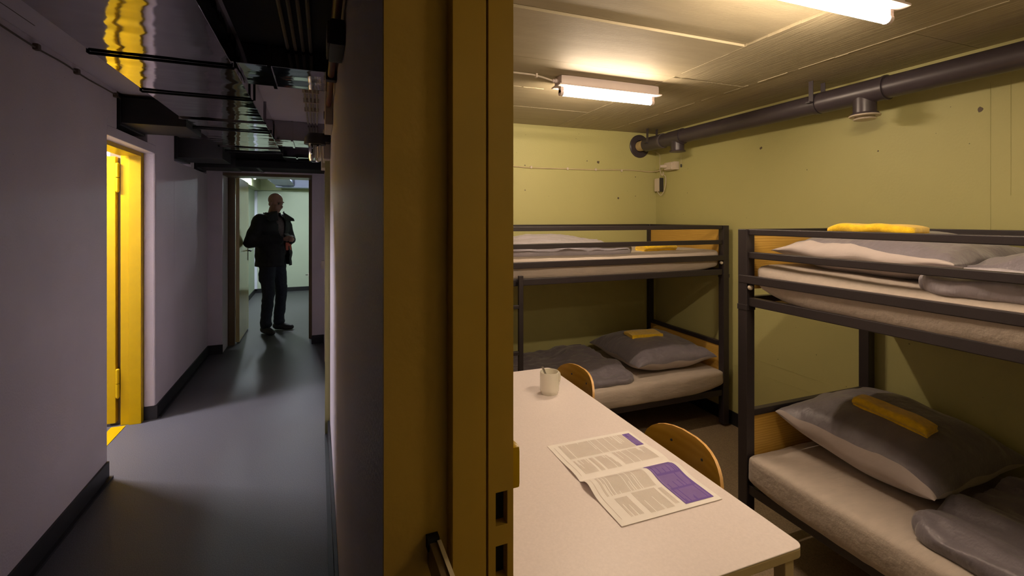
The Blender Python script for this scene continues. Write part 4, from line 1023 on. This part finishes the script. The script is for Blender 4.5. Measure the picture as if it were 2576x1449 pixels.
# torso, hips and legs of the body under the clothes
ball(bm, (0, 0.02, 1.36), (0.165, 0.11, 0.17), 20); ball(bm, (0, -0.01, 1.12), (0.15, 0.12, 0.16), 20); ball(bm, (0, 0.015, 0.97), (0.15, 0.11, 0.11), 20)
legs = {-1: [(-0.085, 0.02, 0.93), (-0.10, -0.025, 0.52), (-0.10, 0.03, 0.11)], 1: [(0.085, 0.02, 0.93), (0.125, 0.0, 0.52), (0.135, 0.06, 0.11)]}
arms = {-1: [(-0.19, 0.03, 1.475), (-0.285, 0.075, 1.20), (-0.055, -0.225, 1.235)], 1: [(0.19, 0.03, 1.475), (0.275, 0.02, 1.21), (0.055, -0.245, 1.225)]}
for s in (-1, 1):
    a, k_, f = legs[s]; capsule(bm, a, k_, 0.075, 0.050); capsule(bm, k_, f, 0.048, 0.034)
    a, e, h = arms[s]; capsule(bm, (s*0.12, 0.03, 1.46), a, 0.06, 0.05); capsule(bm, a, e, 0.048, 0.038); capsule(bm, e, h, 0.036, 0.024)
    # hands: palm, four fingers curled over the phone, thumb on top
    h = Vector(h); d = Vector((-s*0.50, -0.86, 0.06)).normalized(); sd_ = Vector((0, 0, 1)); ac = d.cross(sd_).normalized()
    pc = h+d*0.045; capsule(bm, h+d*0.01, pc+d*0.018, 0.024, 0.026); capsule(bm, pc-sd_*0.016, pc+sd_*0.016, 0.019, 0.019)
    for i, ln in enumerate((0.030, 0.034, 0.032, 0.025)):
        b0 = pc+d*0.026+sd_*(0.024-0.016*i); b1_ = b0+d*ln+Vector((-s*0.006, 0, 0)); b2v = b1_+Vector((-s*0.020, 0.006, 0)); b3 = b2v+Vector((-s*0.012, 0.014, 0))
        capsule(bm, b0, b1_, 0.0085, 0.008, 8); capsule(bm, b1_, b2v, 0.008, 0.0075, 8); capsule(bm, b2v, b3, 0.0075, 0.007, 8)
    tb0 = pc-d*0.01+sd_*0.022; capsule(bm, tb0, tb0+Vector((-s*0.022, -0.018, 0.014)), 0.011, 0.0095, 8); capsule(bm, tb0+Vector((-s*0.022, -0.018, 0.014)), tb0+Vector((-s*0.036, -0.038, 0.012)), 0.009, 0.008, 8)
body = remeshed('body', bm, M['skin'], man, 0.0055, 2)
for s in (-1, 1):
    p = hp(s*0.031, -0.0735, 0.016); mk('eye', ball(bmesh.new(), p, 0.011), M['eye'], man, 'l', smooth=True)
    p = hp(s*0.031, -0.086, 0.036); bm = bmesh.new(); capsule(bm, p-Vector((0.012, 0, 0)), p+Vector((0.012, 0, 0)), 0.0035, 0.003, 8); mk('eyebrow', bm, M['cable_dark'], man, 'l', smooth=True)
# jeans
bm = bmesh.new(); ball(bm, (0, 0.02, 0.98), (0.172, 0.135, 0.13), 20)
for s in (-1, 1):
    a, k_, f = [Vector(v) for v in legs[s]]
    capsule(bm, a, k_, 0.102, 0.076); capsule(bm, k_, f+Vector((0, 0, 0.0)), 0.074, 0.066); ball(bm, f+Vector((0, -0.01, 0.01)), (0.072, 0.078, 0.05))
    capsule(bm, a+Vector((s*0.065, 0, -0.10)), a+Vector((s*0.065, 0.0, -0.22)), 0.045, 0.05)
remeshed('jeans', bm, M['jeans'], man, 0.012, 3, disp=lambda p, n: n*(0.007*noise.noise(Vector((p.x*8, p.y*8, p.z*16)))+0.004*noise.noise(p*30)) )
# shoes
for s in (-1, 1):
    f = Vector(legs[s][2]); a = math.radians(-12 if s < 0 else 22)
    bm = bmesh.new(); D = Vector((math.sin(a), -math.cos(a), 0)); f0 = Vector((f.x, f.y, 0))
    capsule(bm, f0+Vector((0, 0, 0.055))-D*0.03, f0+D*0.09+Vector((0, 0, 0.045)), 0.05, 0.044); capsule(bm, f0+D*0.09+Vector((0, 0, 0.04)), f0+D*0.17+Vector((0, 0, 0.036)), 0.048, 0.034)
    capsule(bm, f0+Vector((0, 0, 0.07)), f0+Vector((0, 0, 0.13)), 0.052, 0.055)
    o = remeshed('shoe', bm, M['shoe'], man, 0.009, 2, disp=lambda p, n: Vector((0, 0, max(0, 0.004-p.z))))
# shirt
bm = bmesh.new(); ball(bm, (0, 0.01, 1.36), (0.18, 0.128, 0.19), 20); ball(bm, (0, -0.025, 1.13), (0.172, 0.150, 0.19), 20); capsule(bm, (0, 0.025, 1.48), (0, 0.01, 1.545), 0.078, 0.068)
remeshed('shirt', bm, M['shirt'], man, 0.012, 3)
mk('shirt_tail', softbox(0.012, 0.10, -0.205, -0.192, 1.085, 1.19, 0.005, (6, 2, 6)), M['red'], man, 'l', smooth=True)
# jacket: open at the front, with sleeves and a turned-up collar
bm = bmesh.new()
ball(bm, (0, 0.02, 1.38), (0.235, 0.160, 0.185), 24); ball(bm, (0, -0.01, 1.13), (0.232, 0.190, 0.24), 24); cyl(bm, (0, 0.0, 0.86), (0, -0.005, 1.15), 0.222, 0.215, seg=28)
for v in bm.verts:
    if v.co.z < 1.16 and abs(v.co.z-0.86) < 0.001: v.co.y = v.co.y*0.82
for s in (-1, 1):
    a, e, h = [Vector(v) for v in arms[s]]
    capsule(bm, (s*0.10, 0.03, 1.475), a, 0.085, 0.088); capsule(bm, a, e, 0.088, 0.076); hh = e+(h-e)*0.90; capsule(bm, e, hh, 0.074, 0.053)
cyl(bm, (0, 0.03, 1.45), (0, 0.035, 1.60), 0.125, 0.098, seg=24)
def cutj(c):
    if c.z > 1.582 and abs(c.x) < 0.3: return True
    if c.z < 0.885: return True
    wdt = 0.038+0.045*max(0, min(1, (c.z-1.2)/0.35))+0.03*max(0, (1.15-c.z))
    return c.y < -0.06 and abs(c.x-0.02) < wdt and not (1.19 < c.z < 1.30 and c.y < -0.215)
remeshed('jacket', bm, M['jacket'], man, 0.012, 3, cutj, 0.008, disp=lambda p, n: n*(0.012*noise.noise(Vector((p.x*7, p.y*7, p.z*11)))+0.005*noise.noise(p*22)))
bm = bmesh.new()
for s in (-1, 1):
    vs = [bm.verts.new(p) for p in ((s*0.055, -0.125, 1.60), (s*0.06, -0.150, 1.48), (s*0.20, -0.155, 1.47), (s*0.215, -0.125, 1.50), (s*0.10, -0.06, 1.59))]
    bm.faces.new(vs if s > 0 else vs[::-1])
o = mk('lapel', bm, M['jacket'], man, 'l'); q = o.modifiers.new('t', 'SOLIDIFY'); q.thickness = 0.010
ph = tag(mk('phone', B(-0.036, 0.036, -0.012, -0.004, -0.06, 0.06), M['red_dark'], None), 'dark phone held in the hands of the man in the doorway', 'phone')
hv = CM @ (Matrix.Translation(MAN) @ Matrix.Rotation(MR, 4, 'Z') @ Vector((0.0, -0.312, 1.236)))
ph.location = hv; ph.rotation_euler = (math.radians(-55), 0, CR+MR)
